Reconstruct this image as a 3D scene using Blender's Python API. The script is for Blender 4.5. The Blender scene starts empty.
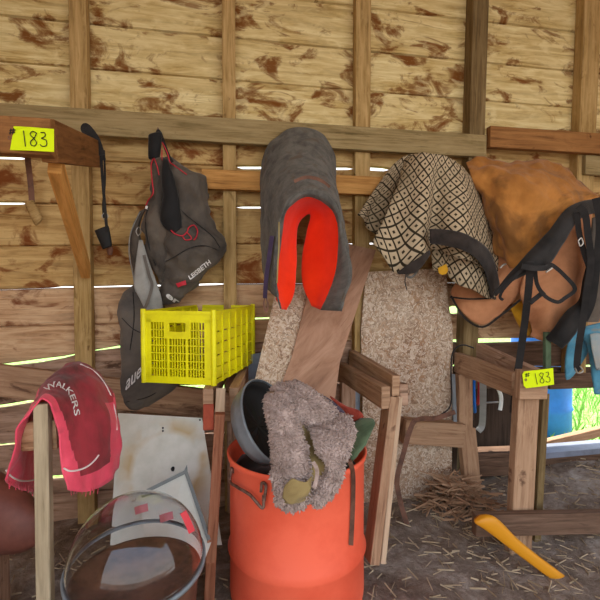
import bpy, bmesh, math, random
from mathutils import Vector, Matrix, noise
from mathutils.bvhtree import BVHTree
random.seed(7)
SC = bpy.context.scene
COL = SC.collection
# ------------------------------------------------------------------ camera
YAW, PITCH, FPX = math.radians(10), math.radians(2), 433.0
CAM = Vector((0, -2.1, 1.15))
FW = Vector((math.sin(YAW)*math.cos(PITCH), math.cos(YAW)*math.cos(PITCH), -math.sin(PITCH)))
RT = Vector((math.cos(YAW), -math.sin(YAW), 0))
UP = RT.cross(FW)
def ray(px, py): return FW + RT*((px-300)/FPX) - UP*((py-300)/FPX)
def P(px, py, t):
    """point of the place seen at (px,py): t > .5 is a depth in metres, else the plane y = t"""
    r = ray(px, py)
    d = t if t > 0.5 else (t - CAM.y)/r.y
    return CAM + r*d
cd = bpy.data.cameras.new('camera'); cd.lens = FPX/600*36; cd.sensor_width = 36; cd.clip_start = .02
cam = bpy.data.objects.new('camera', cd); COL.objects.link(cam)
cam.matrix_world = Matrix(((RT.x, UP.x, -FW.x, CAM.x), (RT.y, UP.y, -FW.y, CAM.y), (RT.z, UP.z, -FW.z, CAM.z), (0, 0, 0, 1)))
SC.camera = cam
# ------------------------------------------------------------------ materials
def H(h):
    h = h.lstrip('#')
    v = [int(h[i:i+2], 16)/255 for i in (0, 2, 4)]
    return tuple((c/12.92 if c <= .04045 else ((c+.055)/1.055)**2.4) for c in v) + (1,)
class NT:
    def __init__(s, name):
        s.m = bpy.data.materials.new(name); s.m.use_nodes = True
        s.t = s.m.node_tree; s.b = s.t.nodes['Principled BSDF']
    def n(s, ty, **kw):
        x = s.t.nodes.new(ty)
        for k, v in kw.items():
            if k.startswith('i_'):
                key = k[2:]; key = int(key) if key.isdigit() else key.replace('_', ' ')
                x.inputs[key].default_value = v
            else: setattr(x, k, v)
        return x
    def l(s, a, b): s.t.links.new(a, b)
    def coord(s, kind='UV', scale=(1, 1, 1), rand=True):
        tc = s.n('ShaderNodeTexCoord'); mp = s.n('ShaderNodeMapping')
        mp.inputs['Scale'].default_value = scale
        if rand:
            oi = s.n('ShaderNodeObjectInfo'); ml = s.n('ShaderNodeMath', operation='MULTIPLY', i_1=37.0)
            s.l(oi.outputs['Random'], ml.inputs[0]); ad = s.n('ShaderNodeVectorMath', operation='ADD')
            s.l(tc.outputs[kind], ad.inputs[0]); s.l(ml.outputs[0], ad.inputs[1]); s.l(ad.outputs[0], mp.inputs[0])
        else: s.l(tc.outputs[kind], mp.inputs[0])
        return mp.outputs[0]
    def noise(s, vec, scale=5, detail=5, rough=.6, dist=0):
        x = s.n('ShaderNodeTexNoise'); x.inputs['Scale'].default_value = scale; x.inputs['Detail'].default_value = detail
        x.inputs['Roughness'].default_value = rough; x.inputs['Distortion'].default_value = dist
        s.l(vec, x.inputs['Vector']); return x.outputs['Fac']
    def ramp(s, fac, stops):
        x = s.n('ShaderNodeValToRGB'); e = x.color_ramp.elements
        while len(e) < len(stops): e.new(.5)
        for i, (p, c) in enumerate(stops): e[i].position = p; e[i].color = H(c) if isinstance(c, str) else c
        s.l(fac, x.inputs[0]); return x.outputs[0]
    def mix(s, fac, a, b, blend='MIX'):
        x = s.n('ShaderNodeMix', data_type='RGBA', blend_type=blend)
        if isinstance(fac, float): x.inputs[0].default_value = fac
        else: s.l(fac, x.inputs[0])
        for v, i in ((a, 6), (b, 7)):
            if isinstance(v, str): x.inputs[i].default_value = H(v)
            else: s.l(v, x.inputs[i])
        return x.outputs[2]
    def bump(s, h, strength=.3, dist=.005):
        x = s.n('ShaderNodeBump'); x.inputs['Strength'].default_value = strength; x.inputs['Distance'].default_value = dist
        s.l(h, x.inputs['Height']); s.l(x.outputs[0], s.b.inputs['Normal'])
    def out(s, col, rough=.8, spec=.25):
        if isinstance(col, str): s.b.inputs['Base Color'].default_value = H(col)
        else: s.l(col, s.b.inputs['Base Color'])
        s.b.inputs['Roughness'].default_value = rough; s.b.inputs['Specular IOR Level'].default_value = spec
        return s.m
def wood(name, light, mid, dark, stain=None, samt=.55, sscale=7, rough=.8, grain=34, knots=True):
    m = NT(name)
    g = m.noise(m.coord(scale=(2.2, grain, 1)), 1.6, 7, .65, .6)
    c = m.ramp(g, [(.3, dark), (.47, mid), (.66, light)])
    bl = m.noise(m.coord(scale=(1, 2, 1)), 4.5, 4, .6)
    c = m.mix(m.ramp(bl, [(.35, (0, 0, 0, 1)), (.7, (.55, .55, .55, 1))]), c, light)
    # weathering streaks along the grain
    st = m.noise(m.coord(scale=(1.1, 14, 1)), 3, 6, .7, 1.2)
    c = m.mix(m.ramp(st, [(.28, (.75, .75, .75, 1)), (.42, (0, 0, 0, 1))]), c, dark)
    if stain:
        sn = m.noise(m.coord(scale=(1, 1.7, 1)), sscale, 8, .62, .7)
        c = m.mix(m.ramp(sn, [(samt-.03, (0, 0, 0, 1)), (samt+.03, (.7, .7, .7, 1)), (samt+.09, (.95, .95, .95, 1))]), c, stain)
        cp = m.noise(m.coord(scale=(1.3, 2.2, 1)), sscale*1.2, 7, .6, .5)
        c = m.mix(m.ramp(cp, [(.56, (0, 0, 0, 1)), (.66, (.55, .55, .55, 1))]), c, light)
        sm = m.noise(m.coord(scale=(1, 2.5, 1)), sscale*2.3, 6, .7, 1)
        c = m.mix(m.ramp(sm, [(.58, (0, 0, 0, 1)), (.68, (.6, .6, .6, 1))]), c, mid)
    m.bump(g, .5, .004)
    return m.out(c, rough, .15)
def cloth(name, base, alt, scale=9, weave=350, rough=.92, bs=.35, spec=.1, dirt=None, damt=.6):
    m = NT(name)
    v = m.coord('UV')
    c = m.ramp(m.noise(v, scale, 6, .65, .3), [(.32, alt), (.62, base)])
    if dirt:
        c = m.mix(m.ramp(m.noise(v, scale*.7, 5, .6, .5), [(damt-.06, (0, 0, 0, 1)), (damt+.06, (.8, .8, .8, 1))]), c, dirt)
    m.bump(m.noise(v, weave, 2, .5), bs, .002)
    m.b.inputs['Sheen Weight'].default_value = .15
    return m.out(c, rough, spec)
def plain(name, c, alt=None, rough=.5, spec=.4, metal=0, scale=8):
    m = NT(name)
    if alt: col = m.ramp(m.noise(m.coord('Object'), scale, 6, .65), [(.35, alt), (.6, c)])
    else: col = c
    m.b.inputs['Metallic'].default_value = metal
    return m.out(col, rough, spec)
M = {}
M['paint'] = wood('whitewashed_boards', '#ead9a4', '#c9ae72', '#93733c', '#74400f', .535, 5.5, grain=20)
M['siding'] = wood('stained_siding', '#d6b67c', '#b8925a', '#76522a', '#783c14', .555, 5, grain=22)
M['siding_mid'] = wood('bare_siding', '#d9b892', '#ba9068', '#755338', '#713a1c', .59, 5, grain=24)
M['siding_low'] = wood('brown_siding', '#c4a28a', '#a07c62', '#5c4433', '#4a3022', .62, 5, grain=26)
M['siding_dark'] = wood('dark_siding', '#7d6250', '#5c4536', '#33261d', grain=30)
M['stud'] = wood('weathered_stud', '#c4a470', '#a2824e', '#6b5029', '#5a3b1c', .66, 6)
M['rail_grey'] = wood('grey_rail', '#a8936a', '#8d7850', '#60502f', '#4c3a20', .68, 5)
M['rail_red'] = wood('reddish_rail', '#a57546', '#8a5e35', '#5a381c', '#42220f', .66, 5)
M['rail_orange'] = wood('orange_rail', '#cf9c5c', '#b58146', '#7c522a')
M['arm'] = wood('brown_arm', '#9a6a3e', '#7c502c', '#4c2f16', '#3a2412', .66, 5)
M['brace'] = wood('orange_brace', '#e6ac64', '#d2934a', '#a56e30')
M['post'] = wood('pale_post', '#cdb293', '#b3957a', '#836550')
M['post_brown'] = wood('brown_post', '#ba9676', '#9a765a', '#6b4d3a', '#54372a', .66, 5)
M['post_red'] = wood('reddish_post', '#b07a5c', '#93593f', '#613827')
M['post_cream'] = wood('cream_post', '#bfab8c', '#a39072', '#7b6a50')
M['stud_dark'] = wood('dark_stud', '#8a7450', '#6b5636', '#43331d')
M['shade_board'] = wood('shade_dark_board', '#4a3b31', '#382c24', '#211914')  # extra dark tone paints in the shade of the right gap
M['ply'] = wood('plywood', '#bd957a', '#a57d63', '#75523f', grain=9)
M['endred'] = plain('red_painted_end', '#b5583f', '#8f4030', .8, .2)
def osb():
    m = NT('strand_board')
    v = m.coord('UV', (1, 1.0, 1))
    v1 = m.n('ShaderNodeTexVoronoi', feature='F1'); v1.inputs['Scale'].default_value = 75
    nz = m.n('ShaderNodeTexNoise'); nz.inputs['Scale'].default_value = 14; nz.inputs['Detail'].default_value = 3
    m.l(v, nz.inputs['Vector'])
    mx = m.n('ShaderNodeMix', data_type='RGBA'); mx.inputs[0].default_value = .25
    m.l(v, mx.inputs[6]); m.l(nz.outputs['Color'], mx.inputs[7]); m.l(mx.outputs[2], v1.inputs['Vector'])
    c = m.ramp(v1.outputs['Color'], [(.2, '#7d5c44'), (.42, '#bda288'), (.58, '#e0d0bc'), (.8, '#a47854')])
    c2 = m.ramp(m.noise(v, 3.5, 5, .6, .4), [(.33, '#8a5f48'), (.5, '#cbb49a'), (.7, '#dccdb8')])
    c = m.mix(.28, c, c2)
    gr = m.noise(v, 9, 8, .75, .8)
    c = m.mix(m.ramp(gr, [(.6, (0, 0, 0, 1)), (.72, (.7, .7, .7, 1))]), c, '#6e5142')
    m.bump(v1.outputs['Distance'], .6, .004)
    return m.out(c, .85, .15)
M['osb'] = osb()
M['skylit_grey'] = plain('skylight_tone', '#8f9aa6', '#6e7680', .5)  # bluish tone paints sky light that falls through the wall gaps
def pattern():
    m = NT('diamond_weave')
    tc = m.n('ShaderNodeTexCoord'); mp = m.n('ShaderNodeMapping')
    mp.inputs['Rotation'].default_value = (0, 0, math.radians(45)); mp.inputs['Scale'].default_value = (26, 26, 1)
    m.l(tc.outputs['UV'], mp.inputs[0])
    fr = m.n('ShaderNodeVectorMath', operation='FRACTION'); m.l(mp.outputs[0], fr.inputs[0])
    sb = m.n('ShaderNodeVectorMath', operation='SUBTRACT'); sb.inputs[1].default_value = (.5, .5, 0); m.l(fr.outputs[0], sb.inputs[0])
    ab = m.n('ShaderNodeVectorMath', operation='ABSOLUTE'); m.l(sb.outputs[0], ab.inputs[0])
    sx = m.n('ShaderNodeSeparateXYZ'); m.l(ab.outputs[0], sx.inputs[0])
    mxm = m.n('ShaderNodeMath', operation='MAXIMUM'); m.l(sx.outputs[0], mxm.inputs[0]); m.l(sx.outputs[1], mxm.inputs[1])
    c = m.ramp(mxm.outputs[0], [(0, '#3a3022'), (.10, '#332b20'), (.15, '#b8a486'), (.385, '#bba688'), (.43, '#322b20')])
    c = m.mix(m.ramp(m.noise(m.coord('UV'), 5, 5, .6), [(.45, (0, 0, 0, 1)), (.75, (.5, .5, .5, 1))]), c, '#6c5f48')
    m.bump(m.noise(m.coord('UV'), 260, 2, .5), .4, .002)
    return m.out(c, .95, .05)
M['diamond'] = pattern()
M['felt'] = cloth('grey_felt', '#6d6962', '#45423e', 22, 200, bs=.7, dirt='#5d4c3a', damt=.62)
M['orange'] = cloth('orange_lining', '#ff3a10', '#e82c08', 4, 300, dirt='#c44a30', damt=.68)
M['tan'] = cloth('tan_canvas', '#c08242', '#94602c', 5, 420, dirt='#6e4a28', damt=.6)
M['tan_in'] = cloth('salmon_canvas', '#d2946a', '#b0744e', 5, 420, dirt='#7c4a30', damt=.66)
M['yellowlin'] = cloth('yellow_lining', '#d6a02c', '#a87418', 6, 300)
M['black'] = cloth('black_webbing', '#2b2725', '#151312', 12, 500, rough=.75, spec=.3)
M['binding'] = cloth('dark_binding', '#3b332e', '#231e1b', 14, 320)
M['bag'] = cloth('charcoal_nylon', '#63594e', '#3a342f', 8, 500, rough=.7, spec=.3, dirt='#5d5044', damt=.58)
M['bagblk'] = cloth('black_nylon', '#191818', '#0d0c0d', 8, 500, rough=.7, spec=.3)
M['baglow'] = cloth('grey_nylon', '#6e655c', '#4a4542', 7, 500, rough=.7, spec=.3, dirt='#6b5f50', damt=.58)
M['strapgrey'] = cloth('light_grey_strap', '#a09e98', '#85847e', 10, 500)
M['redcord'] = plain('red_cord', '#c8283a', rough=.6)
M['redcloth'] = cloth('pink_red_nylon', '#f4566c', '#dc4258', 5, 500, rough=.65, spec=.25, dirt='#a04048', damt=.68)
M['reddirt'] = cloth('dirty_red_nylon', '#a8323c', '#6e2226', 7, 500, rough=.7, spec=.25, dirt='#3a2018', damt=.6)
M['piping'] = plain('white_piping', '#eadbd4', rough=.7)
M['white_print'] = plain('white_print', '#e4e0dc', rough=.6)
M['yellow'] = plain('yellow_plastic', '#f6ee04', '#dfd406', .45, .4)
M['tag'] = plain('fluorescent_yellow_card', '#dcf00a', rough=.7, spec=.2)
M['ink'] = plain('black_marker', '#141414', rough=.7)
M['barrel'] = plain('orange_barrel_paint', '#fb6c4c', '#ee5c3e', .5, .35, scale=5)
M['metal'] = plain('rusty_metal', '#8c6f60', '#5d3d30', .6, .4, metal=.5, scale=60)
M['steel'] = plain('dull_steel', '#b5b2ac', rough=.35, metal=.9)
M['tubgrey'] = plain('grey_plastic', '#858a8d', '#6b7073', .45, .4)
M['tubblack'] = plain('black_rubber', '#1c1b1a', rough=.7)
M['blue'] = plain('blue_plastic', '#2a7ae0', '#246fd0', .5, .4)
M['bluecloth'] = cloth('blue_cloth', '#33577f', '#213a5a')
M['greencloth'] = cloth('green_cloth', '#66785a', '#46563f')
M['redbag'] = cloth('dull_red_cloth', '#b34f3e', '#7f3026')
M['purple'] = cloth('purple_cloth', '#4b3c54', '#2c2430')
M['turq'] = cloth('turquoise_cloth', '#5f9db4', '#477f98', dirt='#8a8a80', damt=.6)
M['turqgrey'] = cloth('grey_turquoise_lining', '#a8a39a', '#7f9aa2')
M['leather'] = plain('brown_leather', '#7a5340', '#54382b', .6, .3, scale=20)
M['ltan'] = cloth('tan_hide', '#a08a5a', '#7c6640', 9)
M['fleece'] = cloth('sheepskin_wool', '#ccb4a8', '#8f786c', 26, 160, bs=.6)
M['board'] = plain('white_board', '#ecebe0', '#dcdccf', .5, .3, scale=6)
M['greyframe'] = plain('grey_strip', '#7f8482', rough=.5)
M['redplastic'] = plain('red_plastic', '#cc2f38', rough=.4)
M['brownleather'] = plain('red_brown_leather', '#7d4a3c', '#63382e', .5, .3, scale=9)
M['redmark_dull'] = plain('faded_red_print', '#b8666a', rough=.6)
M['tape'] = plain('orange_yellow_plastic', '#d89018', rough=.5)
M['dirt'] = None
def dirtm():
    m = NT('dry_dirt'); v = m.coord('Object')
    c = m.ramp(m.noise(v, 9, 10, .75, .4), [(.3, '#5c4e44'), (.5, '#8f8074'), (.68, '#b8ada2')])
    m.bump(m.noise(v, 30, 8, .7), .8, .02); return m.out(c, .95, .05)
M['dirt'] = dirtm()
def grassm():
    m = NT('lawn'); v = m.coord('Object')
    c = m.ramp(m.noise(v, 25, 8, .75), [(.3, '#3d6a1c'), (.5, '#86ad58'), (.7, '#c4d898')])
    return m.out(c, .9, .1)
M['lawn'] = grassm()
M['blade'] = plain('grass_blade', '#9cc866', '#74a544', .6, .2, scale=3)
M['straw'] = plain('straw', '#b8a488', '#8a765c', .9, .1, scale=12)
def ring_board():
    """white board with an ochre ring-shaped stain of its own"""
    m = NT('stained_white_board'); tc = m.n('ShaderNodeTexCoord')
    nz = m.noise(tc.outputs['UV'], 3, 4, .6)
    ds = m.n('ShaderNodeVectorMath', operation='DISTANCE'); ds.inputs[1].default_value = (.235, .20, 0)
    m.l(tc.outputs['UV'], ds.inputs[0])
    ad = m.n('ShaderNodeMath', operation='MULTIPLY_ADD', i_1=.05); m.l(nz, ad.inputs[0]); m.l(ds.outputs['Value'], ad.inputs[2])
    nb = m.noise(tc.outputs['UV'], 5.5, 3, .5)
    r = m.ramp(ad.outputs[0], [(.145, (0, 0, 0, 1)), (.17, (.75, .75, .75, 1)), (.19, (.5, .5, .5, 1)), (.225, (0, 0, 0, 1))])
    r = m.mix(m.ramp(nb, [(.42, (0, 0, 0, 1)), (.55, (1, 1, 1, 1))]), '#000000', r)
    c = m.mix(r, m.ramp(m.noise(tc.outputs['UV'], 14, 6, .6), [(.3, '#e2e2d4'), (.6, '#f2f1e6')]), '#d3b068')
    return m.out(c, .55, .3)
M['ring'] = ring_board()
def clearm():
    m = NT('clear_plastic'); b = m.b
    b.inputs['Transmission Weight'].default_value = 1.0
    b.inputs['IOR'].default_value = 1.12; b.inputs['Roughness'].default_value = .03
    b.inputs['Base Color'].default_value = H('#f2f3f5'); b.inputs['Specular IOR Level'].default_value = 1.0
    b.inputs['Coat Weight'].default_value = .6
    return m.m
M['clear'] = clearm()
# ------------------------------------------------------------------ builders
def obj(name, bm, mat, parent=None, smooth=False, solid=0, off=0, sub=0):
    me = bpy.data.meshes.new(name)
    bm.normal_update(); bm.to_mesh(me); bm.free()
    for mt in (mat if isinstance(mat, (list, tuple)) else [mat]): me.materials.append(M[mt] if isinstance(mt, str) else mt)
    o = bpy.data.objects.new(name, me); COL.objects.link(o)
    if parent: o.parent = parent
    if smooth:
        for p in me.polygons: p.use_smooth = True
    if solid:
        s = o.modifiers.new('thickness', 'SOLIDIFY'); s.thickness = solid; s.offset = off
    if sub:
        s = o.modifiers.new('smooth', 'SUBSURF'); s.levels = s.render_levels = sub
    return o
def thing(name, label, cat, group=None):
    o = bpy.data.objects.new(name, None); o.empty_display_size = .05; COL.objects.link(o)
    return tag(o, label, cat, group)
def tag(o, label, cat, group=None, kind=None):
    o['label'] = label; o['category'] = cat
    if group: o['group'] = group
    if kind: o['kind'] = kind
    return o
def struct(o): o['kind'] = 'structure'; return o
def fix_uv(bm, X, Y, Z, org, f_list=None):
    uv = bm.loops.layers.uv.verify(); r0, r1 = random.random()*9, random.random()*9
    for f in (f_list or bm.faces):
        f.normal_update(); n = f.normal
        ax, ay, az = abs(n.dot(X)), abs(n.dot(Y)), abs(n.dot(Z))
        for l in f.loops:
            d = l.vert.co - org; a, b, c = d.dot(X), d.dot(Y), d.dot(Z)
            if ax > ay and ax > az: q = (b*.3, c)
            elif az > ay: q = (a, b)
            else: q = (a, c)
            l[uv].uv = (q[0]+r0, q[1]+r1)
def add_beam(bm, a, b, w, h, side=(1, 0, 0), bev=.002):
    """timber from a to b (centre line): w across 'side', h across the third axis"""
    a, b = Vector(a), Vector(b); X = (b-a).normalized(); S = Vector(side)
    Y = (S - X*S.dot(X)).normalized(); Z = X.cross(Y)
    vs = []
    for p in (a, b):
        for sy, sz in ((-1, -1), (1, -1), (1, 1), (-1, 1)):
            vs.append(bm.verts.new(p + Y*(w/2*sy) + Z*(h/2*sz)))
    fs = [bm.faces.new([vs[i] for i in q]) for q in ((3, 2, 1, 0), (4, 5, 6, 7), (0, 1, 5, 4), (1, 2, 6, 5), (2, 3, 7, 6), (3, 0, 4, 7))]
    if bev:
        es = list({e for f in fs for e in f.edges})
        r = bmesh.ops.bevel(bm, geom=es, offset=bev, segments=1, affect='EDGES')
        fs = list({f for f in bm.faces if f in set(r['faces']) or any(v in set(r['verts']) for v in f.verts)})
    fix_uv(bm, X, Y, Z, a, [f for f in fs if f.is_valid])
def beam(a, b, w, h, side=(1, 0, 0), bev=.002):
    bm = bmesh.new(); add_beam(bm, a, b, w, h, side, bev)
    bmesh.ops.recalc_face_normals(bm, faces=bm.faces); return bm
def rect_box(x0, x1, y0, y1, z0, z1, bm=None):
    bm = bm or bmesh.new()
    if x1-x0 >= z1-z0: add_beam(bm, (x0, (y0+y1)/2, (z0+z1)/2), (x1, (y0+y1)/2, (z0+z1)/2), abs(z1-z0), abs(y1-y0), (0, 0, 1))
    else: add_beam(bm, ((x0+x1)/2, (y0+y1)/2, z0), ((x0+x1)/2, (y0+y1)/2, z1), abs(x1-x0), abs(y1-y0), (1, 0, 0))
    return bm
def cr(p, t):
    n = len(p)-1; x = t*n; i = min(int(x), n-1); f = x-i
    a, b = p[i], p[i+1]; z = p[i-1] if i > 0 else a*2-b; c = p[i+2] if i+2 <= n else b*2-a
    return .5*((2*b*0+2*a) + (b-z)*f + (2*z-5*a+4*b-c)*f*f + (-z+3*a-3*b+c)*f**3)
def sheet_bm(rows, nu=40, nv=40, wr=.004, ws=9, seed=0, fold=0, bm=None):
    """cloth through a grid of control points; rows may differ in length"""
    bm = bm or bmesh.new(); uv = bm.loops.layers.uv.verify()
    R = [[P(*c) if not isinstance(c, Vector) else c for c in r] for r in rows]
    cols = [[cr(r, i/nu) for i in range(nu+1)] for r in R]
    g = [[cr([cols[k][i] for k in range(len(R))], j/nv) for i in range(nu+1)] for j in range(nv+1)]
    so = Vector((seed*3.7, seed*1.3, 0))
    q = [[None]*(nu+1) for _ in range(nv+1)]
    for j in range(nv+1):
        for i in range(nu+1):
            p = g[j][i]; a = g[min(j+1, nv)][i]-g[max(j-1, 0)][i]; b = g[j][min(i+1, nu)]-g[j][max(i-1, 0)]
            n = a.cross(b); n = n.normalized() if n.length > 1e-9 else Vector((0, -1, 0))
            w = noise.fractal(p*ws+so, 1, 2, 3)*wr
            if fold: w += math.sin(2*math.pi*(fold[1]*i/nu+.15*math.sin(j/nv*3)))*fold[0]*(j/nv)**.8
            q[j][i] = (p, n*w)
    g = q
    G = [[bm.verts.new(p+w) for p, w in r] for r in g]
    mj, mi = nv//2, nu//2
    ul = [0]; vl = [0]
    for i in range(nu): ul.append(ul[-1] + sum((g[j][i+1][0]-g[j][i][0]).length for j in (nv//4, mj, 3*nv//4))/3)
    for j in range(nv): vl.append(vl[-1] + sum((g[j+1][i][0]-g[j][i][0]).length for i in (nu//4, mi, 3*nu//4))/3)
    for j in range(nv):
        for i in range(nu):
            f = bm.faces.new((G[j][i], G[j][i+1], G[j+1][i+1], G[j+1][i]))
            for l, (ii, jj) in zip(f.loops, ((i, j), (i+1, j), (i+1, j+1), (i, j+1))): l[uv].uv = (ul[ii], vl[jj])
    return bm
def loft_bm(rings, n=24, nv=30, wr=.004, ws=12, seed=0, cap=True, bm=None, power=.8):
    """puffed closed form: rings of (pxL,pyL,pxR,pyR,t,thickness)"""
    bm = bm or bmesh.new(); uv = bm.loops.layers.uv.verify()
    L = [P(a, b, t) for a, b, c, d, t, th in rings]; Rr = [P(c, d, t) for a, b, c, d, t, th in rings]
    T = [Vector((th, 0, 0)) for *_, th in rings]; so = Vector((seed*2.1, 0, seed))
    G = []
    for j in range(nv+1):
        t = j/nv; l, r, th = cr(L, t), cr(Rr, t), cr(T, t).x
        c = (l+r)/2; h = (r-l)/2; dn = (c-CAM); dn.z = 0; dn.normalize()
        row = []
        for i in range(n):
            a = 2*math.pi*i/n; ca, sa = math.cos(a), math.sin(a)
            p = c + h*ca + dn*(th/2*math.copysign(abs(sa)**power, sa))
            rad = (h*ca + dn*(th/2*sa)); rad = rad.normalized() if rad.length > 1e-6 else dn
            row.append(bm.verts.new(p + rad*noise.fractal(p*ws+so, 1, 2, 3)*wr))
        G.append(row)
    for j in range(nv):
        for i in range(n):
            k = (i+1) % n
            f = bm.faces.new((G[j][i], G[j][k], G[j+1][k], G[j+1][i]))
            for l, (ii, jj) in zip(f.loops, ((i, j), (i+1, j), (i+1, j+1), (i, j+1))): l[uv].uv = (ii/n*.4, jj/nv*.5)
    if cap:
        bm.faces.new(G[0][::-1]); bm.faces.new(G[-1])
    bmesh.ops.recalc_face_normals(bm, faces=bm.faces)
    return bm
def add_tube(bm, pts, r, n=8, sub=6, flat=None):
    """round cord (r) or flat strap (flat=(half width, half thickness)) along a smooth path"""
    pts = [P(*c) if not isinstance(c, Vector) else c for c in pts]; N = max(1, (len(pts)-1)*sub)
    path = [cr(pts, i/N) for i in range(N+1)] if len(pts) > 2 else [pts[0].lerp(pts[1], i/N) for i in range(N+1)]
    uv = bm.loops.layers.uv.verify(); G = []; ln = 0
    for i, p in enumerate(path):
        d = (path[min(i+1, N)]-path[max(i-1, 0)]).normalized()
        view = (p-CAM).normalized(); s = d.cross(view)
        s = s.normalized() if s.length > 1e-4 else Vector((1, 0, 0)); q = s.cross(d).normalized()
        if i: ln += (p-path[i-1]).length
        row = []
        if flat:
            w, t = flat if not isinstance(flat[0], (list, tuple)) else (0, 0)
            for a, b in ((-1, -1), (1, -1), (1, 1), (-1, 1)): row.append(bm.verts.new(p+s*(w*a)+q*(t*b)))
        else:
            for k in range(n):
                a = 2*math.pi*k/n; row.append(bm.verts.new(p+s*(r*math.cos(a))+q*(r*math.sin(a))))
        G.append((row, ln))
    m = len(G[0][0])
    for j in range(N):
        for i in range(m):
            k = (i+1) % m
            f = bm.faces.new((G[j][0][i], G[j][0][k], G[j+1][0][k], G[j+1][0][i]))
            for l, (ii, jj) in zip(f.loops, ((i, j), (i+1, j), (i+1, j+1), (i, j+1))): l[uv].uv = (ii*.01, G[jj][1])
    bm.faces.new(G[0][0][::-1]); bm.faces.new(G[-1][0])
    return bm
def tube(pts, r, n=8, sub=6, flat=None):
    bm = bmesh.new(); add_tube(bm, pts, r, n, sub, flat)
    bmesh.ops.recalc_face_normals(bm, faces=bm.faces); return bm
def surf(objs):
    """finds the point of a built cloth in a viewing direction, so that print and seams sit on it"""
    bms = []
    for o in objs:
        bm = bmesh.new(); bm.from_mesh(o.data); bms.append(BVHTree.FromBMesh(bm)); bm.free()
    def f(px, py, off=.003, dflt=None):
        r = ray(px, py).normalized(); best = None
        for b in bms:
            h = b.ray_cast(CAM, r)
            if h[0] and (best is None or h[3] < best[3]): best = h
        if best is None: return P(px, py, dflt if dflt is not None else -.3)
        n = best[1] if best[1].dot(r) < 0 else -best[1]
        return best[0] + n*(off*.75) - r*(off*.4)
    return f
def text_mesh(body, place, bold=.02, shear=0, mirror=False):
    """lettering as thin mesh; place(u,v) maps letter space (height about 1) to a point"""
    cu = bpy.data.curves.new('lettering', 'FONT'); cu.body = body; cu.size = 1; cu.offset = bold; cu.shear = shear; cu.resolution_u = 3
    to = bpy.data.objects.new('lettering', cu); COL.objects.link(to)
    bpy.context.view_layer.update()
    me = bpy.data.meshes.new_from_object(to.evaluated_get(bpy.context.evaluated_depsgraph_get()))
    bpy.data.objects.remove(to); bpy.data.curves.remove(cu)
    bm = bmesh.new(); bm.from_mesh(me); bpy.data.meshes.remove(me)
    bmesh.ops.subdivide_edges(bm, edges=[e for e in bm.edges if e.calc_length() > .22], cuts=3, use_grid_fill=False)
    bmesh.ops.triangulate(bm, faces=bm.faces)
    W = max(v.co.x for v in bm.verts)
    for v in bm.verts: v.co = place(v.co.x/W, v.co.y, W)
    return bm
# ------------------------------------------------------------------ the wall of boards
X0, X1 = -1.75, 3.1
def gap(*pts): return sorted([(P(px, py, 0).x, P(px, py, 0).z, h) for px, py, h in pts])
def at(g, x):
    if x <= g[0][0]: return g[0][1], g[0][2]
    for a, b in zip(g, g[1:]):
        if x <= b[0]:
            f = (x-a[0])/(b[0]-a[0]); return a[1]+(b[1]-a[1])*f, a[2]+(b[2]-a[2])*f
    return g[-1][1], g[-1][2]
S_ = .0002
def flat(z, h=.0002): return [(X0, z, h), (X1, z, h)]
gaps = [
    flat(2.72), flat(2.52), flat(2.31), flat(2.115), flat(1.925),
    gap((0, 157, .005), (20, 157.5, .005), (24, 158, S_), (236, 166, S_), (242, 167, .006), (268, 167, .006), (333, 168, .006), (348, 168, .006), (352, 168, S_), (368, 168, .008), (384, 169, .008), (390, 169, S_), (600, 176, S_)),
    gap((0, 203, .004), (20, 203, .004), (26, 203, S_), (236, 207, S_), (241, 207, .004), (266, 207, .004), (340, 210, S_), (600, 214, S_)),
    gap((0, 246, S_), (350, 243, S_), (356, 244, .004), (378, 243, .004), (384, 243, S_), (600, 246, S_)),
    gap((0, 290, S_), (52, 288, S_), (58, 287, .003), (90, 287, .002), (130, 286, .003), (186, 285, .003), (220, 284, .004), (224, 284, S_), (600, 282, S_)),
    gap((0, 327, S_), (230, 320, S_), (250, 319, .004), (277, 318, .004), (284, 317, S_), (344, 314, S_), (349, 313, .024), (362, 312, .024), (366, 312, S_), (446, 310, S_), (450, 310, .022), (464, 310, .016), (470, 311, S_), (600, 312, S_)),
    gap((0, 366, .006), (40, 361, .008), (66, 357, .004), (84, 352, S_), (100, 350, .003), (126, 346, .006), (150, 345, S_), (340, 341, S_), (450, 341, .005), (478, 341, .012), (530, 340, .010), (560, 339, .006), (600, 338, S_)),
]
def board_rows(gs, thick=.022):
    out = []
    N = 150
    for k in range(len(gs)-1):
        bm = bmesh.new(); uv = bm.loops.layers.uv.verify(); r0 = random.random()*20
        pr = None
        tilt = random.uniform(-.003, .003)
        for i in range(N+1):
            x = X0+(X1-X0)*i/N; zt, ht = at(gs[k], x); zb, hb = at(gs[k+1], x)
            a, b = zt-ht, zb+hb
            cur = [bm.verts.new((x, y, z)) for y, z in ((.012, a), (-tilt, a-.0045), (0+tilt, b+.0045), (.012, b), (thick+tilt, b), (thick-tilt, a))]
            if pr:
                for q in range(6):
                    w = (q+1) % 6; f = bm.faces.new((pr[q], pr[w], cur[w], cur[q]))
                    for l in f.loops: l[uv].uv = (l.vert.co.x+r0, l.vert.co.z+l.vert.co.y+r0*1.7)
            else: bm.faces.new(cur)
            pr = cur
        bm.faces.new(pr[::-1]); bmesh.ops.recalc_face_normals(bm, faces=bm.faces)
        out.append(bm)
    return out
mats = ['paint']*4 + ['siding']*4 + ['siding_mid', 'siding_mid']
tmp = board_rows(gaps)
bmw = bmesh.new()
slots = ['paint', 'siding', 'siding_mid', 'siding_low', 'siding_dark']
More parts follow.
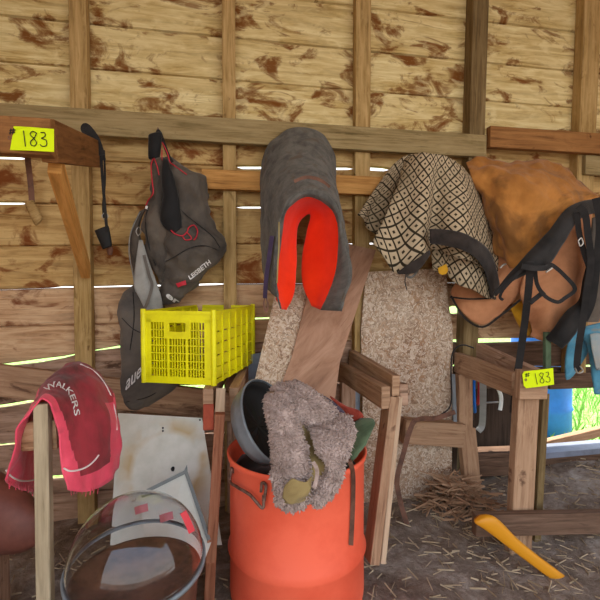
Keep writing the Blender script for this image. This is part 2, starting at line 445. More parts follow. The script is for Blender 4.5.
def merge(dst, src, mi):
    me = bpy.data.meshes.new('t'); src.to_mesh(me); src.free(); n = len(dst.faces); dst.from_mesh(me); bpy.data.meshes.remove(me)
    dst.faces.ensure_lookup_table()
    for f in dst.faces[n:]: f.material_index = mi
for b, mt in zip(tmp, mats): merge(bmw, b, slots.index(mt))
# lower rows: left of the gap they run to the ground, on the right the boards are missing
XO = P(452, 420, 0).x
X1s = X1; X1 = XO
low = [gaps[-1],
       gap((0, 407, .006), (30, 402, .006), (60, 396, S_), (104, 384, .004), (110, 384, .020), (124, 384, .022), (140, 386, S_), (205, 388, .012), (252, 386, .014), (262, 386, .002), (452, 380, S_)),
       gap((0, 446, .004), (56, 440, .003), (452, 425, S_)),
       gap((0, 481, .004), (56, 478, .008), (80, 476, .006), (100, 475, S_), (452, 460, S_)), flat(.2), flat(.02)]
for b in board_rows(low): merge(bmw, b, 3)
X1 = X1s
# the board above the opening
X0s = X0; X0 = XO
hi = [gaps[-1], gap((452, 366, .004), (560, 367, .002), (570, 367, .006), (600, 366, .006)), gap((452, 390, S_), (600, 386, S_))]
for b in board_rows(hi): merge(bmw, b, 4)
X0 = X0s
struct(obj('wall_back', bmw, slots))
# studs
def stud(px, w, mat='stud', top=2.75, bot=.02, lean=0, d=.05):
    c = P(px, 300, 0).x
    return struct(obj('trim_1', beam((c-lean*.0, -d/2-.001, bot), (c+lean, -d/2-.001, top), w, d), mat))
stud(86, .072); stud(230, .060); stud(359, .076); stud(463, .085, 'stud_dark', lean=.04, bot=.62, d=.07); stud(570, .105, lean=.05, bot=.62, d=.06)
def xat(px): return P(px, 200, 0).x
RY0, RY1 = -.052, -.088
struct(obj('trim_1', rect_box(-1.7, xat(476), RY1, RY0, 1.795, 1.905), 'rail_grey'))
struct(obj('trim_1', rect_box(xat(477), 3.0, RY1-.02, -.072, 1.84, 1.945), 'rail_red'))
struct(obj('trim_1', rect_box(xat(572), 3.0, RY1-.0, -.062, 1.735, 1.835), 'rail_grey'))
struct(obj('trim_1', rect_box(xat(205)-.01, xat(376), RY1, RY0, 1.585, 1.672), 'rail_orange'))
# floor of the shed and the ground outside
def ground(x0, x1, y0, y1, z, n, amp, mat, name, hump=None):
    bm = bmesh.new(); G = []
    for j in range(n+1):
        row = []
        for i in range(n+1):
            x = x0+(x1-x0)*i/n; y = y0+(y1-y0)*j/n
            zz = z + noise.fractal(Vector((x*3, y*3, 0)), 1, 2, 5)*amp
            if hump: zz += hump(x, y)
            row.append(bm.verts.new((x, y, zz)))
        G.append(row)
    for j in range(n):
        for i in range(n): bm.faces.new((G[j][i], G[j][i+1], G[j+1][i+1], G[j+1][i]))
    return struct(obj(name, bm, mat, smooth=True))
def hump(x, y):
    a = max(0, min(1, (x-1.2)/.6)); b = max(0, min(1, (y+1.0)/.8)); return .12*a*b
ground(-2.4, 3.2, -4.5, .05, .08, 140, .02, 'dirt', 'floor', hump)
ground(-14, 16, .06, 30, .0, 60, .05, 'lawn', 'floor_outside')
ground(-14, 16, -24, -4.4, .0, 60, .05, 'dirt', 'floor_outside')
# roof and side walls (out of the frame, they shade the place)
struct(obj('ceiling', rect_box(-2.4, 3.2, -2.9, .5, 2.75, 2.79), 'siding'))
struct(obj('wall_left', rect_box(-1.80, -1.76, -2.6, .02, 0, 2.74), 'siding_mid'))
struct(obj('wall_right', rect_box(3.1, 3.14, -2.0, .02, 0, 2.74), 'siding_mid'))

# ------------------------------------------------------------------ tags
def auction_tag(corners, label, t, surf_off=None):
    """corners TL TR BR BL in pixels with depths"""
    r = thing('auction_tag', label, 'tag', None)
    TL, TR, BR, BL = [P(*c) for c in corners]
    def pl(u, v, o=0):
        n = (TR-TL).cross(BL-TL).normalized(); n = n if n.dot(CAM-TL) > 0 else -n
        return TL*(1-u)*(1-v)+TR*u*(1-v)+BR*u*v+BL*(1-u)*v + n*(o + .003*math.sin(u*3.1))
    bm = bmesh.new()
    ol = [(.07, 0), (.5, 0), (1, 0), (1, .5), (1, 1), (.5, 1), (.07, 1), (0, .84), (0, .16)]
    vs = [bm.verts.new(pl(u, v)) for u, v in ol]; bm.faces.new(vs)
    obj('card', bm, 'tag', r, solid=.0012)
    bm = bmesh.new()
    for st in (
        [(.12, .12), (.10, .36)], [(.18, .10), (.16, .34)], [(.09, .19), (.22, .16)], [(.08, .30), (.21, .26)],
        [(.39, .18), (.41, .5), (.43, .84)],
        [(.66, .25), (.58, .19), (.53, .32), (.60, .48), (.66, .66), (.62, .80), (.55, .76), (.54, .62), (.62, .44), (.66, .25)],
        [(.74, .22), (.82, .20), (.83, .36), (.76, .46), (.85, .52), (.86, .74), (.78, .80), (.73, .72)]):
        add_tube(bm, [pl(u, v, .0022) for u, v in st], .0011, 6, 5)
    obj('handwriting', bm, 'ink', r)
    bm = bmesh.new(); add_tube(bm, [pl(.085+.028*math.cos(a), .5+.06*math.sin(a), .0018) for a in [k*math.pi/4 for k in range(9)]], .0013, 6, 3)
    obj('eyelet', bm, 'leather', r)
    return r
# ------------------------------------------------------------------ top left rack
WZ = 0
r = thing('saddle_rack', 'wooden rack arm high on the left wall, braced by an orange diagonal strut', 'rack')
z1 = 1.855
a0 = P(97, 154.5, -.09); a1 = P(52, 141, 1.13)
A1 = Vector((a1.x-.01, a1.y, a1.z))
obj('arm', beam(a0, A1, .04, .108), 'arm', r)
fb0 = P(-60, 133, 1.125); fb1 = P(50, 138, 1.115)
obj('front_board', beam((fb0.x, fb1.y, fb1.z-.002), (fb1.x+.008, fb1.y, fb1.z-.002), .036, .092, (0, 1, 0)), 'arm', r)
b0 = P(55, 164, 1.22); b1 = P(86, 272, -.07)
obj('brace', beam(b0, b1, .035, .060, (1, .1, 0)), 'brace', r)
auction_tag([(6, 126, 1.085), (54, 129, 1.085), (54, 152, 1.085), (6, 150, 1.085)], 'yellow-green auction tag 183 on the front board of the upper left rack', 'tag')
# black strap over arm
r = thing('hanging_strap', 'thin black strap looped over the left rack arm, ending in a black clip', 'strap')
obj('loop', tube([(103, 160, -.15), (98, 142, -.16), (92, 132, -.17), (86, 126, -.17), (84, 130, -.17), (91, 138, -.175), (99, 146, -.17), (102, 155, -.17)], 0, flat=(.012, .003)), 'black', r)
obj('webbing', tube([(101, 155, -.165), (103, 185, -.15), (105, 208, -.14), (107, 232, -.13)], 0, flat=(.006, .0015)), 'black', r)
obj('webbing', tube([(104, 150, -.16), (105, 180, -.14), (103, 205, -.13), (104, 218, -.13)], 0, flat=(.004, .0015)), 'black', r)
bm = loft_bm([(95, 231, 107, 226, -.12, .012), (95, 232, 109, 227, -.12, .024), (102, 248, 112, 244, -.12, .024), (103, 249, 111, 246, -.12, .012)], 12, 12, 0)
obj('clip', bm, 'tubblack', r, smooth=True)
obj('ring', tube([(105, 212, -.13), (108, 216, -.13), (105, 220, -.13), (102, 216, -.13), (105, 212, -.13)], .002), 'steel', r)
obj('tip', loft_bm([(106, 247, 112, 246, -.1, .01), (107, 252, 113, 250, -.1, .015), (108, 255, 112, 255, -.1, .006)], 10, 8, 0), 'leather', r, smooth=True)
r = thing('hanging_peg', 'weathered grey wooden peg hanging on a strap below the upper left tag', 'peg')
obj('strap', tube([(27, 152, -.20), (29, 170, -.10), (31, 188, -.07), (32, 204, -.06)], 0, flat=(.011, .002)), 'leather', r)
bm = loft_bm([(27, 201, 33, 200, -.055, .02), (25, 205, 35, 202, -.055, .035), (33, 222, 42, 217, -.055, .035), (36, 226, 41, 222, -.055, .015)], 12, 12, .001)
obj('wooden_peg', bm, 'stud', r, smooth=True)

# ------------------------------------------------------------------ hockey bag
r = thing('hockey_backpack', 'charcoal hockey backpack with red cords hanging from a hook on the grey rail', 'backpack')
rings = [(164, 158, 172, 158, -.10, .03), (163, 168, 188, 170, -.12, .07), (162, 185, 203, 180, -.13, .10), (160, 205, 207, 205, -.14, .13),
         (160, 225, 216, 228, -.15, .15), (160, 245, 222, 246, -.15, .15), (160, 262, 218, 260, -.14, .14), (158, 280, 204, 276, -.13, .12), (160, 295, 188, 293, -.12, .08), (164, 305, 178, 303, -.1, .04)]
body = obj('main_body', loft_bm(rings, 48, 80, .030, 11, 3), 'bag', r, smooth=True)
rings = [(150, 160, 162, 158, -.16, .03), (151, 180, 165, 178, -.17, .05), (147, 203, 166, 200, -.18, .07), (143, 220, 168, 220, -.18, .08), (143, 240, 171, 238, -.17, .08), (148, 258, 170, 255, -.16, .07), (156, 275, 166, 272, -.15, .05), (160, 285, 164, 285, -.14, .02)]
lobe = obj('front_pocket', loft_bm(rings, 36, 60, .020, 13, 5), 'bag', r, smooth=True)
rings = [(162, 158, 168, 160, -.20, .02), (161, 178, 173, 174, -.215, .04), (163, 196, 178, 192, -.22, .05), (160, 214, 180, 210, -.225, .05), (163, 226, 182, 224, -.22, .04), (172, 234, 180, 234, -.22, .02)]
obj('mesh_opening', loft_bm(rings, 20, 24, .004, 20, 2), 'bagblk', r, smooth=True)
rings = [(139, 212, 146, 208, -.13, .02), (131, 230, 140, 225, -.14, .05), (130, 250, 141, 246, -.14, .05), (133, 272, 143, 268, -.13, .04), (138, 292, 144, 290, -.12, .02)]
obj('side_pocket', loft_bm(rings, 20, 24, .004, 12, 8), 'bag', r, smooth=True)
obj('grip', loft_bm([(149, 135, 161, 133, -.13, .03), (148, 137, 162, 135, -.13, .04), (148, 156, 160, 158, -.13, .04), (149, 159, 159, 160, -.13, .02)], 16, 10, .002), 'bagblk', r, smooth=True)
obj('hang_loop', tube([(158, 138, -.12), (158, 131, -.10), (161, 135, -.10), (167, 152, -.12), (172, 162, -.15)], 0, flat=(.007, .002)), 'black', r)
sf = surf([body, lobe])
def onpath(pts, off=.006): return [sf(px, py, off, -.19) for px, py in pts]
bm = bmesh.new()
add_tube(bm, [(162, 142, -.17), (167, 152, -.18), (170, 162, -.19)] + onpath([(174, 166), (180, 170), (187, 175)]), .0022)
add_tube(bm, [(153, 159, -.18), (151, 166, -.20), (152, 180, -.22), (153, 193, -.235)] + onpath([(149, 201), (147, 206)]), .0026)
add_tube(bm, [(154, 158, -.18), (157, 166, -.22), (159, 175, -.235)], .0022)
add_tube(bm, [(162, 150, -.17), (162, 158, -.18), (163, 161, -.19)], .0022)
add_tube(bm, onpath([(166, 220), (170, 228), (175, 234), (182, 236), (187, 232), (189, 228), (194, 226), (197, 231), (196, 237), (193, 240)]), .0026)
add_tube(bm, onpath([(187, 232), (191, 238), (186, 240), (182, 236)]), .0024)
obj('cord', bm, 'redcord', r, smooth=True)
obj('cord_end', tube([(147, 206, -.25), (146, 209, -.25)], .005), 'white_print', r)
bm = bmesh.new()
for pts in ([(176, 205), (186, 215), (197, 224), (212, 236), (220, 248)], [(165, 262), (176, 256), (190, 248), (205, 246), (218, 250)], [(173, 180), (178, 200), (180, 218), (182, 228)]):
    add_tube(bm, onpath(pts, .003), .0022)
add_tube(bm, onpath([(148, 208), (146, 225), (149, 245), (156, 265)], .003), .003)
obj('seam', bm, 'black', r, smooth=True)
bm = bmesh.new(); add_tube(bm, [(140, 212, -.15), (131, 232, -.165), (129, 252, -.165), (133, 275, -.15), (136, 292, -.14)], .0022)
obj('piping', bm, 'strapgrey', r, smooth=True)
rows = [[(139, 240, -.20), (141, 240, -.20), (142.5, 240, -.20)], [(136, 262, -.20), (143, 262, -.21), (149, 262, -.20)], [(134, 285, -.20), (145, 283, -.21), (156, 281, -.20)], [(140, 299, -.20), (150, 298, -.21), (161, 296, -.20)], [(146, 311, -.19), (154, 311, -.2), (163, 309, -.19)]]
st = obj('shoulder_strap', sheet_bm(rows, 10, 30, .001), 'strapgrey', r, smooth=True, solid=.004)
obj('strap_edge', tube([(144, 255, -.215), (149, 275, -.218), (152, 285, -.218), (149, 298, -.218), (145, 308, -.21)], 0, flat=(.006, .0015)), 'baglow', r)
bm = bmesh.new(); add_tube(bm, [(138, 236, -.19), (141, 232, -.19), (139, 227, -.19), (136, 231, -.19), (138, 236, -.19)], .0018)
obj('buckle', bm, 'steel', r)
def place1(u, v, W): # LEISBETH, rising to the right
    px = 190+21*u - v*2.2*1.5; py = 280-17*u - v*5.2
    return sf(px, py, .004, -.2)
obj('lettering', text_mesh('LEISBETH', place1, .03), 'white_print', r)
def place2(u, v, W): px = 165.5+12*u + v*4.5; py = 296+8*u - v*6; return sf(px, py, .005, -.17)
obj('lettering', text_mesh('er', place2, .03), 'white_print', r)
obj('patch', tube(onpath([(177, 285), (181, 283), (186, 282)], .003), 0, flat=(.011, .001)), 'redcord', r)
obj('coat_hook', tube([(158, 128, -.09), (158, 134, -.10), (159, 138, -.115), (159, 134, -.128)], .0035), 'metal', r)

r = thing('equipment_bag', 'grey-black slack hockey bag with white lettering hanging behind the yellow crate', 'bag')
rings = [(134, 284, 150, 290, -.08, .02), (121, 296, 160, 300, -.09, .05), (119, 312, 168, 312, -.10, .07), (120, 345, 176, 345, -.11, .08), (121, 372, 182, 370, -.12, .09), (121, 392, 178, 385, -.12, .08), (124, 405, 160, 400, -.12, .06), (131, 412, 148, 410, -.12, .03)]
eb = obj('bag_body', loft_bm(rings, 36, 50, .014, 9, 12), 'baglow', r, smooth=True)
sf2 = surf([eb])
def place3(u, v, W): px = 126+20*u + v*3; py = 390-19*u - v*21; return sf2(px, py, .012, -.2)
obj('lettering', text_mesh('auer', place3, .015), 'white_print', r)
bm = bmesh.new()
for pts in ([(122, 318), (132, 328), (141, 333)], [(133, 292), (134, 320), (130, 350)], [(126, 402), (150, 396), (172, 380)]): add_tube(bm, [sf2(a, b, .002, -.15) for a, b in pts], .0018)
obj('seam', bm, 'black', r)

# ------------------------------------------------------------------ yellow crate
FR, FL, BR = P(214, 385, 1.56), P(143, 386, 1.60), P(253, 358, 2.02)
ey = (BR-FR); ey.z = 0; cl = ey.length; ey.normalize(); ex = Vector((ey.y, -ey.x, 0)); cw = .276; chh = .268
CO = FR - ex*cw; CO.z = FR.z-.002
def C(x, y, z): return CO + ex*x + ey*y + Vector((0, 0, z))
def cb(bm, x0, x1, y0, y1, z0, z1):
    vs = [bm.verts.new(C(x, y, z)) for x in (x0, x1) for y in (y0, y1) for z in (z0, z1)]
    for q in ((0, 1, 3, 2), (4, 6, 7, 5), (0, 4, 5, 1), (2, 3, 7, 6), (0, 2, 6, 4), (1, 5, 7, 3)): bm.faces.new([vs[i] for i in q])
r = thing('plastic_crate', 'bright yellow plastic crate with slotted sides and handle hole', 'crate')
def panel_x(bm, y, handle=True, T=.006):     # end panel with fine slots (normal to length)
    cb(bm, .0, cw, y, y+T, 0, .026); cb(bm, 0, cw, y, y+T, chh-.042, chh-.010)
    cb(bm, .0, .030, y, y+T, .02, chh-.03); cb(bm, cw-.036, cw, y, y+T, .02, chh-.03)
    x0, x1 = .030, cw-.036; z0, z1 = .026, chh-.042
    nsec = 3; dw = .009; sw = (x1-x0-dw*2)/3
    for k in (1, 2):
        xx = x0 + k*sw + (k-1)*dw; cb(bm, xx, xx+dw, y, y+T, z0, z1)
    for k in range(1, 7):
        zz = z0+(z1-z0)*k/7
        if k == 6:
            cb(bm, x0, x0+sw, y+.001, y+T-.001, zz-.0017, zz+.0017); cb(bm, x1-sw, x1, y+.001, y+T-.001, zz-.0017, zz+.0017); continue
        cb(bm, x0, x1, y+.001, y+T-.001, zz-.0017, zz+.0017)
    for s in range(3):
        xs = x0+s*(sw+dw)
        for k in range(1, 6):
            xx = xs+sw*k/6
            if s == 1: cb(bm, xx-.0018, xx+.0018, y+.001, y+T-.001, z0, z1-.052)
            else: cb(bm, xx-.0018, xx+.0018, y+.001, y+T-.001, z0, z1)
    # handle plate with an oval hole
    cx = (x0+x1)/2; hw, hh, cz = sw/2+.020, .036, z1-.020
    n = 32; V = []
    for k in range(n):
        a = 2*math.pi*k/n; ca, sa = math.cos(a), math.sin(a)
        ix = cx + .040*math.copysign(abs(ca)**.5, ca); iz = cz+.002 + .017*math.copysign(abs(sa)**.6, sa)
        m_ = max(abs(ca), abs(sa)); oxx = cx+hw*ca/m_; oz = cz-.006 + hh*sa/m_*.95
        V.append([bm.verts.new(C(p, q, s_)) for p, s_ in ((ix, iz), (oxx, oz)) for q in (y-.002, y+T+.001)])
    for k in range(n):
        a, b = V[k], V[(k+1) % n]
        for q in ((a[0], a[2], b[2], b[0]), (a[1], b[1], b[3], a[3]), (a[0], b[0], b[1], a[1]), (a[2], a[3], b[3], b[2])): bm.faces.new(q)
def panel_y(bm, x, T=.006):                  # long panel with big ribs
    y0, y1 = .012, cl-.012
    cb(bm, x, x+T, 0, cl, 0, .016); cb(bm, x, x+T, 0, cl, chh-.036, chh-.010)
    for k in range(7):
        yy = y0+(y1-y0)*k/6; cb(bm, x-.004, x+T+.004, yy-.005, yy+.005, 0, chh-.012)
    z0, z1 = .016, chh-.036
    for k in range(5):
        za = z0+(z1-z0)*k/5; zb = z0+(z1-z0)*(k+1)/5
        for j in range(6):
            ya = y0+(y1-y0)*j/6+.005; yb = y0+(y1-y0)*(j+1)/6-.005
            w = (yb-ya)
            cb(bm, x+.001, x+T-.001, ya, yb, za+.005, zb-.001)
bm = bmesh.new(); panel_x(bm, 0); obj('end_panel', bm, 'yellow', r)
bm = bmesh.new(); panel_x(bm, cl-.006); obj('end_panel', bm, 'yellow', r)
bm = bmesh.new(); panel_y(bm, 0); obj('side_panel', bm, 'yellow', r)
bm = bmesh.new(); panel_y(bm, cw-.006); obj('side_panel', bm, 'yellow', r)
bm = bmesh.new()
for i in range(9): cb(bm, .008+i*(cw-.02)/8.0-.004, .008+i*(cw-.02)/8.0+.006, .006, cl-.006, .003, .008)
for i in range(16): cb(bm, .006, cw-.006, .01+i*(cl-.03)/15, .018+i*(cl-.03)/15, .003, .0075)
obj('base', bm, 'yellow', r)
bm = bmesh.new()
cb(bm, -.006, cw+.006, -.006, .006, chh-.014, chh); cb(bm, -.006, cw+.006, cl-.006, cl+.006, chh-.014, chh)
cb(bm, -.006, .006, .006, cl-.006, chh-.014, chh); cb(bm, cw-.006, cw+.006, .006, cl-.006, chh-.014, chh)
for x in (0, cw):
    for y in (0, cl):
        n = 12; lo = []; hi_ = []
        for k in range(n):
            a = 2*math.pi*k/n; lo.append(bm.verts.new(C(x+.010*math.cos(a)*(1), y+.010*math.sin(a), .0))); hi_.append(bm.verts.new(C(x+.010*math.cos(a), y+.010*math.sin(a), chh+.006)))
        for k in range(n): bm.faces.new((lo[k], lo[(k+1) % n], hi_[(k+1) % n], hi_[k]))
        bm.faces.new(hi_); bm.faces.new(lo[::-1])
obj('rim', bm, 'yellow', r)

# ------------------------------------------------------------------ rack under the crate
zc = CO.z
r = thing('saddle_rack', 'wooden rack holding up the yellow crate, its post leaning beside the barrel', 'rack')
def rail_from(pxn, pyn, dn, pxf, pyf, yf, w, h, mat, parent, name='arm', zt=None):
    a = P(pxn, pyn, dn); b = P(pxf, pyf, yf)
    if zt is not None: a.z = b.z = zt
    return obj(name, beam(a, b, w, h, (1, 0, 0)), mat, parent)
rail_from(208, 408, 1.52, 222, 385, -.03, .036, .088, 'post_brown', r, zt=zc-.046)
rail_from(234, 408, 1.60, 246, 385, -.03, .036, .088, 'post_brown', r, zt=zc-.060)
obj('arm_end', beam(P(208.5, 417, 1.515), P(208.5, 417, 1.505), .037, .088*1.0, (1, 0, 0)), 'endred', r)
obj('upper_block', beam(P(221, 388, 1.56), P(220, 416, 1.54), .034, .05, (1, 0, 0)), 'post', r)
obj('post', beam(P(220, 413, 1.50), P(211, 560, 1.46), .034, .06, (1, 0, 0)), 'post_red', r)
obj('post', beam(Vector((P(211, 560, 1.46).x, P(211, 560, 1.46).y, P(211, 560, 1.46).z+.01)), Vector((P(209, 560, 1.46).x, P(211, 560, 1.46).y, .08)), .034, .06, (1, 0, 0)), 'post_red', r)
obj('rear_post', beam(Vector((P(236, 400, -.08).x, -.06, .08)), Vector((P(236, 400, -.08).x, -.06, zc-.03)), .085, .036, (1, 0, 0)), 'siding_low', r)

# ------------------------------------------------------------------ saddle pad
r = thing('saddle_rack', 'wooden arm under the grey felt saddle pad', 'rack')
obj('arm', beam(Vector((P(303, 190, 0).x, -.07, P(303, 160, 0).z)), P(309, 205, -.22), .04, .04), 'arm', r)
r = thing('saddle_pad', 'grey felt saddle pad with bright orange lining hanging folded in the middle of the wall', 'saddle pad')
back = [(264, 235, -.10), (262, 200, -.10), (262, 170, -.10), (268, 148, -.10), (282, 134, -.10), (300, 128, -.10), (318, 132, -.10), (330, 145, -.10), (335, 165, -.10), (334, 190, -.10), (336, 215, -.10)]
mid1 = [(264, 262, -.22), (262, 220, -.22), (264, 190, -.22), (270, 170, -.23), (284, 156, -.24), (301, 151, -.25), (317, 155, -.24), (328, 166, -.23), (334, 182, -.22), (338, 210, -.22), (342, 240, -.22)]
mid2 = [(267, 285, -.36), (264, 250, -.36), (267, 215, -.37), (275, 193, -.39), (289, 177, -.40), (306, 172, -.41), (321, 175, -.40), (332, 185, -.39), (339, 205, -.37), (344, 235, -.36), (348, 275, -.36)]
rim = [(277, 297, -.50), (275, 272, -.50), (278, 240, -.50), (283, 213, -.52), (294, 197, -.54), (309, 190, -.55), (325, 194, -.54), (337, 208, -.52), (343, 235, -.50), (350, 275, -.50), (340, 311, -.50)]
pad = obj('felt', sheet_bm([back, mid1, mid2, rim], 60, 40, .006, 14, 4), 'felt', r, smooth=True, solid=.012, off=0)
# felt margin turning inwards
lin = [(281, 309, -.49), (276, 285, -.48), (280, 245, -.48), (285, 214, -.50), (296, 201, -.52), (309, 197, -.53), (324, 202, -.52), (336, 216, -.50), (339, 242, -.47), (334, 280, -.44), (321, 310, -.43)]
m2 = [(x1*.5+x2*.5, y1*.5+y2*.5, t1*.5+t2*.5-.01) for (x1, y1, t1), (x2, y2, t2) in zip(rim, lin)]
obj('felt_edge', sheet_bm([rim, m2, lin], 60, 10, .003, 14, 4), 'felt', r, smooth=True, solid=.006)
inn = [(286, 310, -.45), (294, 292, -.42), (296, 262, -.38), (296, 236, -.36), (299, 222, -.36), (307, 214, -.37), (311, 216, -.36), (307, 232, -.34), (302, 258, -.31), (303, 285, -.32), (312, 306, -.36)]
mm = [(x1*.55+x2*.45, y1*.55+y2*.45, t1*.45+t2*.55+.00) for (x1, y1, t1), (x2, y2, t2) in zip(lin, inn)]
obj('lining', sheet_bm([lin, mm, inn], 70, 24, .003, 9, 2), 'orange', r, smooth=True, solid=.005)
# back faces of the flaps, closing the pad towards the wall
ib = [(276, 300, -.44), (276, 270, -.34), (276, 240, -.24), (282, 215, -.18), (292, 200, -.16), (305, 195, -.15), (320, 200, -.16), (330, 215, -.18), (334, 240, -.24), (336, 270, -.34), (334, 300, -.42)]
obj('lining_back', sheet_bm([inn, ib], 50, 10, .003, 9, 6), 'orange', r, smooth=True, solid=.004)
obj('leather_patch', tube([surf([pad])(x, y, .009) for x, y in ((295, 184), (306, 180), (318, 182), (328, 189))], 0, flat=(.010, .001)), 'leather', r)
obj('tie', tube([(272, 236, -.50), (269, 258, -.50), (266, 280, -.48), (265, 298, -.46)], 0, flat=(.008, .002)), 'purple', r)
obj('tie', tube([(279, 222, -.58), (279, 245, -.58), (278, 262, -.58), (277, 283, -.56)], 0, flat=(.0025, .0015)), 'ltan', r)
obj('tie_end', tube([(265, 296, -.46), (264, 304, -.46), (266, 312, -.46), (268, 305, -.46), (266, 297, -.46)], 0, flat=(.003, .0015)), 'leather', r)

# ------------------------------------------------------------------ diamond blanket
r = thing('saddle_rack', 'wooden arm under the diamond-patterned blanket', 'rack')
obj('arm', beam(Vector((P(428, 178, 0).x, -.07, P(428, 178, 0).z)), P(428, 182, -.24), .04, .04), 'arm', r)
r = thing('patterned_blanket', 'cream blanket with black diamond pattern and dark edging draped over a rack', 'blanket')
rows = [[(384, 176, -.12), (396, 162, -.12), (408, 155, -.13), (420, 154, -.14)],
        [(374, 192, -.13), (386, 184, -.13), (398, 178, -.11), (410, 176, -.11)],
        [(364, 206, -.16), (376, 204, -.15), (390, 203, -.11), (400, 203, -.10)],
        [(357, 215, -.19), (368, 226, -.17), (381, 239, -.14), (393, 232, -.11)]]
obj('cloth', sheet_bm(rows, 40, 40, .006, 12, 3, fold=(.016, 2)), 'diamond', r, smooth=True, solid=.006)
rows = [[(404, 160, -.22), (412, 155, -.26), (422, 153, -.30), (431, 154, -.32), (440, 155, -.33), (448, 157, -.33), (457, 163, -.30), (467, 172, -.24), (474, 184, -.16)],
        [(400, 180, -.26), (407, 178, -.30), (417, 178, -.34), (428, 178, -.35), (437, 179, -.33), (450, 182, -.35), (463, 187, -.33), (476, 196, -.27), (483, 206, -.16)],
        [(390, 206, -.30), (399, 208, -.33), (411, 210, -.37), (424, 210, -.38), (433, 212, -.32), (448, 212, -.36), (465, 214, -.37), (480, 220, -.30), (491, 230, -.18)],
        [(380, 228, -.32), (391, 236, -.35), (406, 240, -.39), (421, 236, -.39), (431, 232, -.31), (447, 236, -.36), (464, 240, -.38), (483, 246, -.32), (495, 256, -.20)],
        [(372, 243, -.33), (384, 258, -.36), (397, 273, -.40), (417, 262, -.40), (430, 249, -.31), (446, 254, -.33), (462, 258, -.36), (482, 266, -.33), (497, 278, -.22)]]
b1 = obj('cloth', sheet_bm(rows, 80, 60, .007, 12, 9, fold=(.016, 3)), 'diamond', r, smooth=True, solid=.006)
rows = [[(430, 238, -.27), (436, 240, -.28), (447, 242, -.28), (452, 244, -.28), (462, 248, -.31), (475, 252, -.30), (487, 260, -.25), (494, 270, -.2)],
        [(432, 262, -.27), (438, 264, -.28), (446, 264, -.26), (450, 262, -.26), (462, 268, -.30), (474, 272, -.30), (486, 280, -.26), (495, 288, -.2)],
        [(433, 270, -.27), (440, 273, -.28), (445, 266, -.24), (450, 278, -.26), (461, 286, -.30), (473, 290, -.30), (485, 297, -.26), (496, 300, -.2)]]
b2 = obj('cloth', sheet_bm(rows, 60, 30, .004, 12, 14), 'diamond', r, smooth=True, solid=.006)
rows = [[(430, 229, -.43), (445, 230, -.43), (462, 233, -.44), (478, 241, -.41), (490, 252, -.34), (496, 268, -.28), (499, 284, -.24)],
        [(430, 236, -.44), (445, 238, -.44), (461, 242, -.45), (475, 250, -.42), (486, 262, -.35), (492, 276, -.29), (494, 296, -.25)],
        [(430, 243, -.42), (444, 245, -.42), (460, 249, -.43), (473, 256, -.40), (483, 268, -.34), (488, 282, -.28), (490, 298, -.24)]]
obj('edging', sheet_bm(rows, 50, 12, .003, 14, 1), 'binding', r, smooth=True, solid=.006)
rows = [[(429, 250, -.43), (421, 256, -.44), (412, 262, -.45), (403, 268, -.44), (397, 273, -.43)],
        [(430, 254, -.43), (424, 264, -.45), (416, 272, -.45), (407, 274, -.44), (399, 274, -.43)]]
obj('edging', sheet_bm(rows, 24, 8, .003, 14, 5), 'binding', r, smooth=True, solid=.005)
obj('frayed_end', tube([(410, 272, -.42), (407, 276, -.42), (412, 277, -.42), (418, 270, -.42)], 0, flat=(.005, .002)), 'felt', r)
obj('loose_thread', tube([(406, 274, -.42), (405, 282, -.40), (407, 290, -.40)], .0022), 'black', r)
obj('lining_corner', sheet_bm([[(438, 268, -.31), (446, 264, -.31)], [(439, 273, -.31), (448, 270, -.31)], [(442, 275, -.31), (446, 274, -.31)]], 4, 6, 0), 'yellowlin', r, solid=.003)

# ------------------------------------------------------------------ tan horse blanket
r = thing('saddle_rack', 'wooden arm under the tan canvas horse blanket', 'rack')
obj('arm', beam(Vector((P(520, 176, 0).x, -.075, P(520, 180, 0).z)), P(524, 186, -.22), .04, .04), 'arm', r)
r = thing('horse_blanket', 'tan canvas horse blanket with black binding and hanging straps', 'horse blanket')
rows = [[(466, 162, -.12), (480, 156, -.14), (500, 159, -.16), (520, 160, -.18), (545, 161, -.18), (562, 165, -.17), (574, 172, -.14)],
        [(470, 172, -.18), (486, 176, -.24), (504, 178, -.30), (524, 178, -.32), (548, 178, -.32), (568, 180, -.28), (585, 186, -.20)],
        [(478, 190, -.20), (492, 205, -.28), (508, 208, -.33), (528, 206, -.36), (552, 200, -.36), (574, 193, -.32), (592, 194, -.24)],
        [(486, 215, -.20), (496, 230, -.28), (510, 238, -.34), (530, 230, -.38), (554, 216, -.38), (576, 203, -.34), (594, 199, -.26)],
        [(496, 250, -.22), (504, 258, -.28), (516, 268, -.34), (536, 250, -.38), (558, 228, -.38), (578, 208, -.35), (595, 202, -.27)]]
hb = obj('canvas', sheet_bm(rows, 80, 70, .026, 8, 6, fold=(.006, 4)), 'tan', r, smooth=True, solid=.006)
rows = [[(492, 240, -.16), (505, 248, -.20), (517, 262, -.24), (524, 275, -.24)],
        [(476, 268, -.14), (490, 275, -.18), (506, 282, -.22), (520, 290, -.22)],
        [(455, 285, -.12), (474, 295, -.18), (492, 300, -.20), (512, 302, -.2)],
        [(451, 293, -.10), (464, 314, -.16), (482, 325, -.18), (500, 314, -.2)]]
obj('lower_flap', sheet_bm(rows, 40, 40, .008, 9, 8), 'tan_in', r, smooth=True, solid=.006)
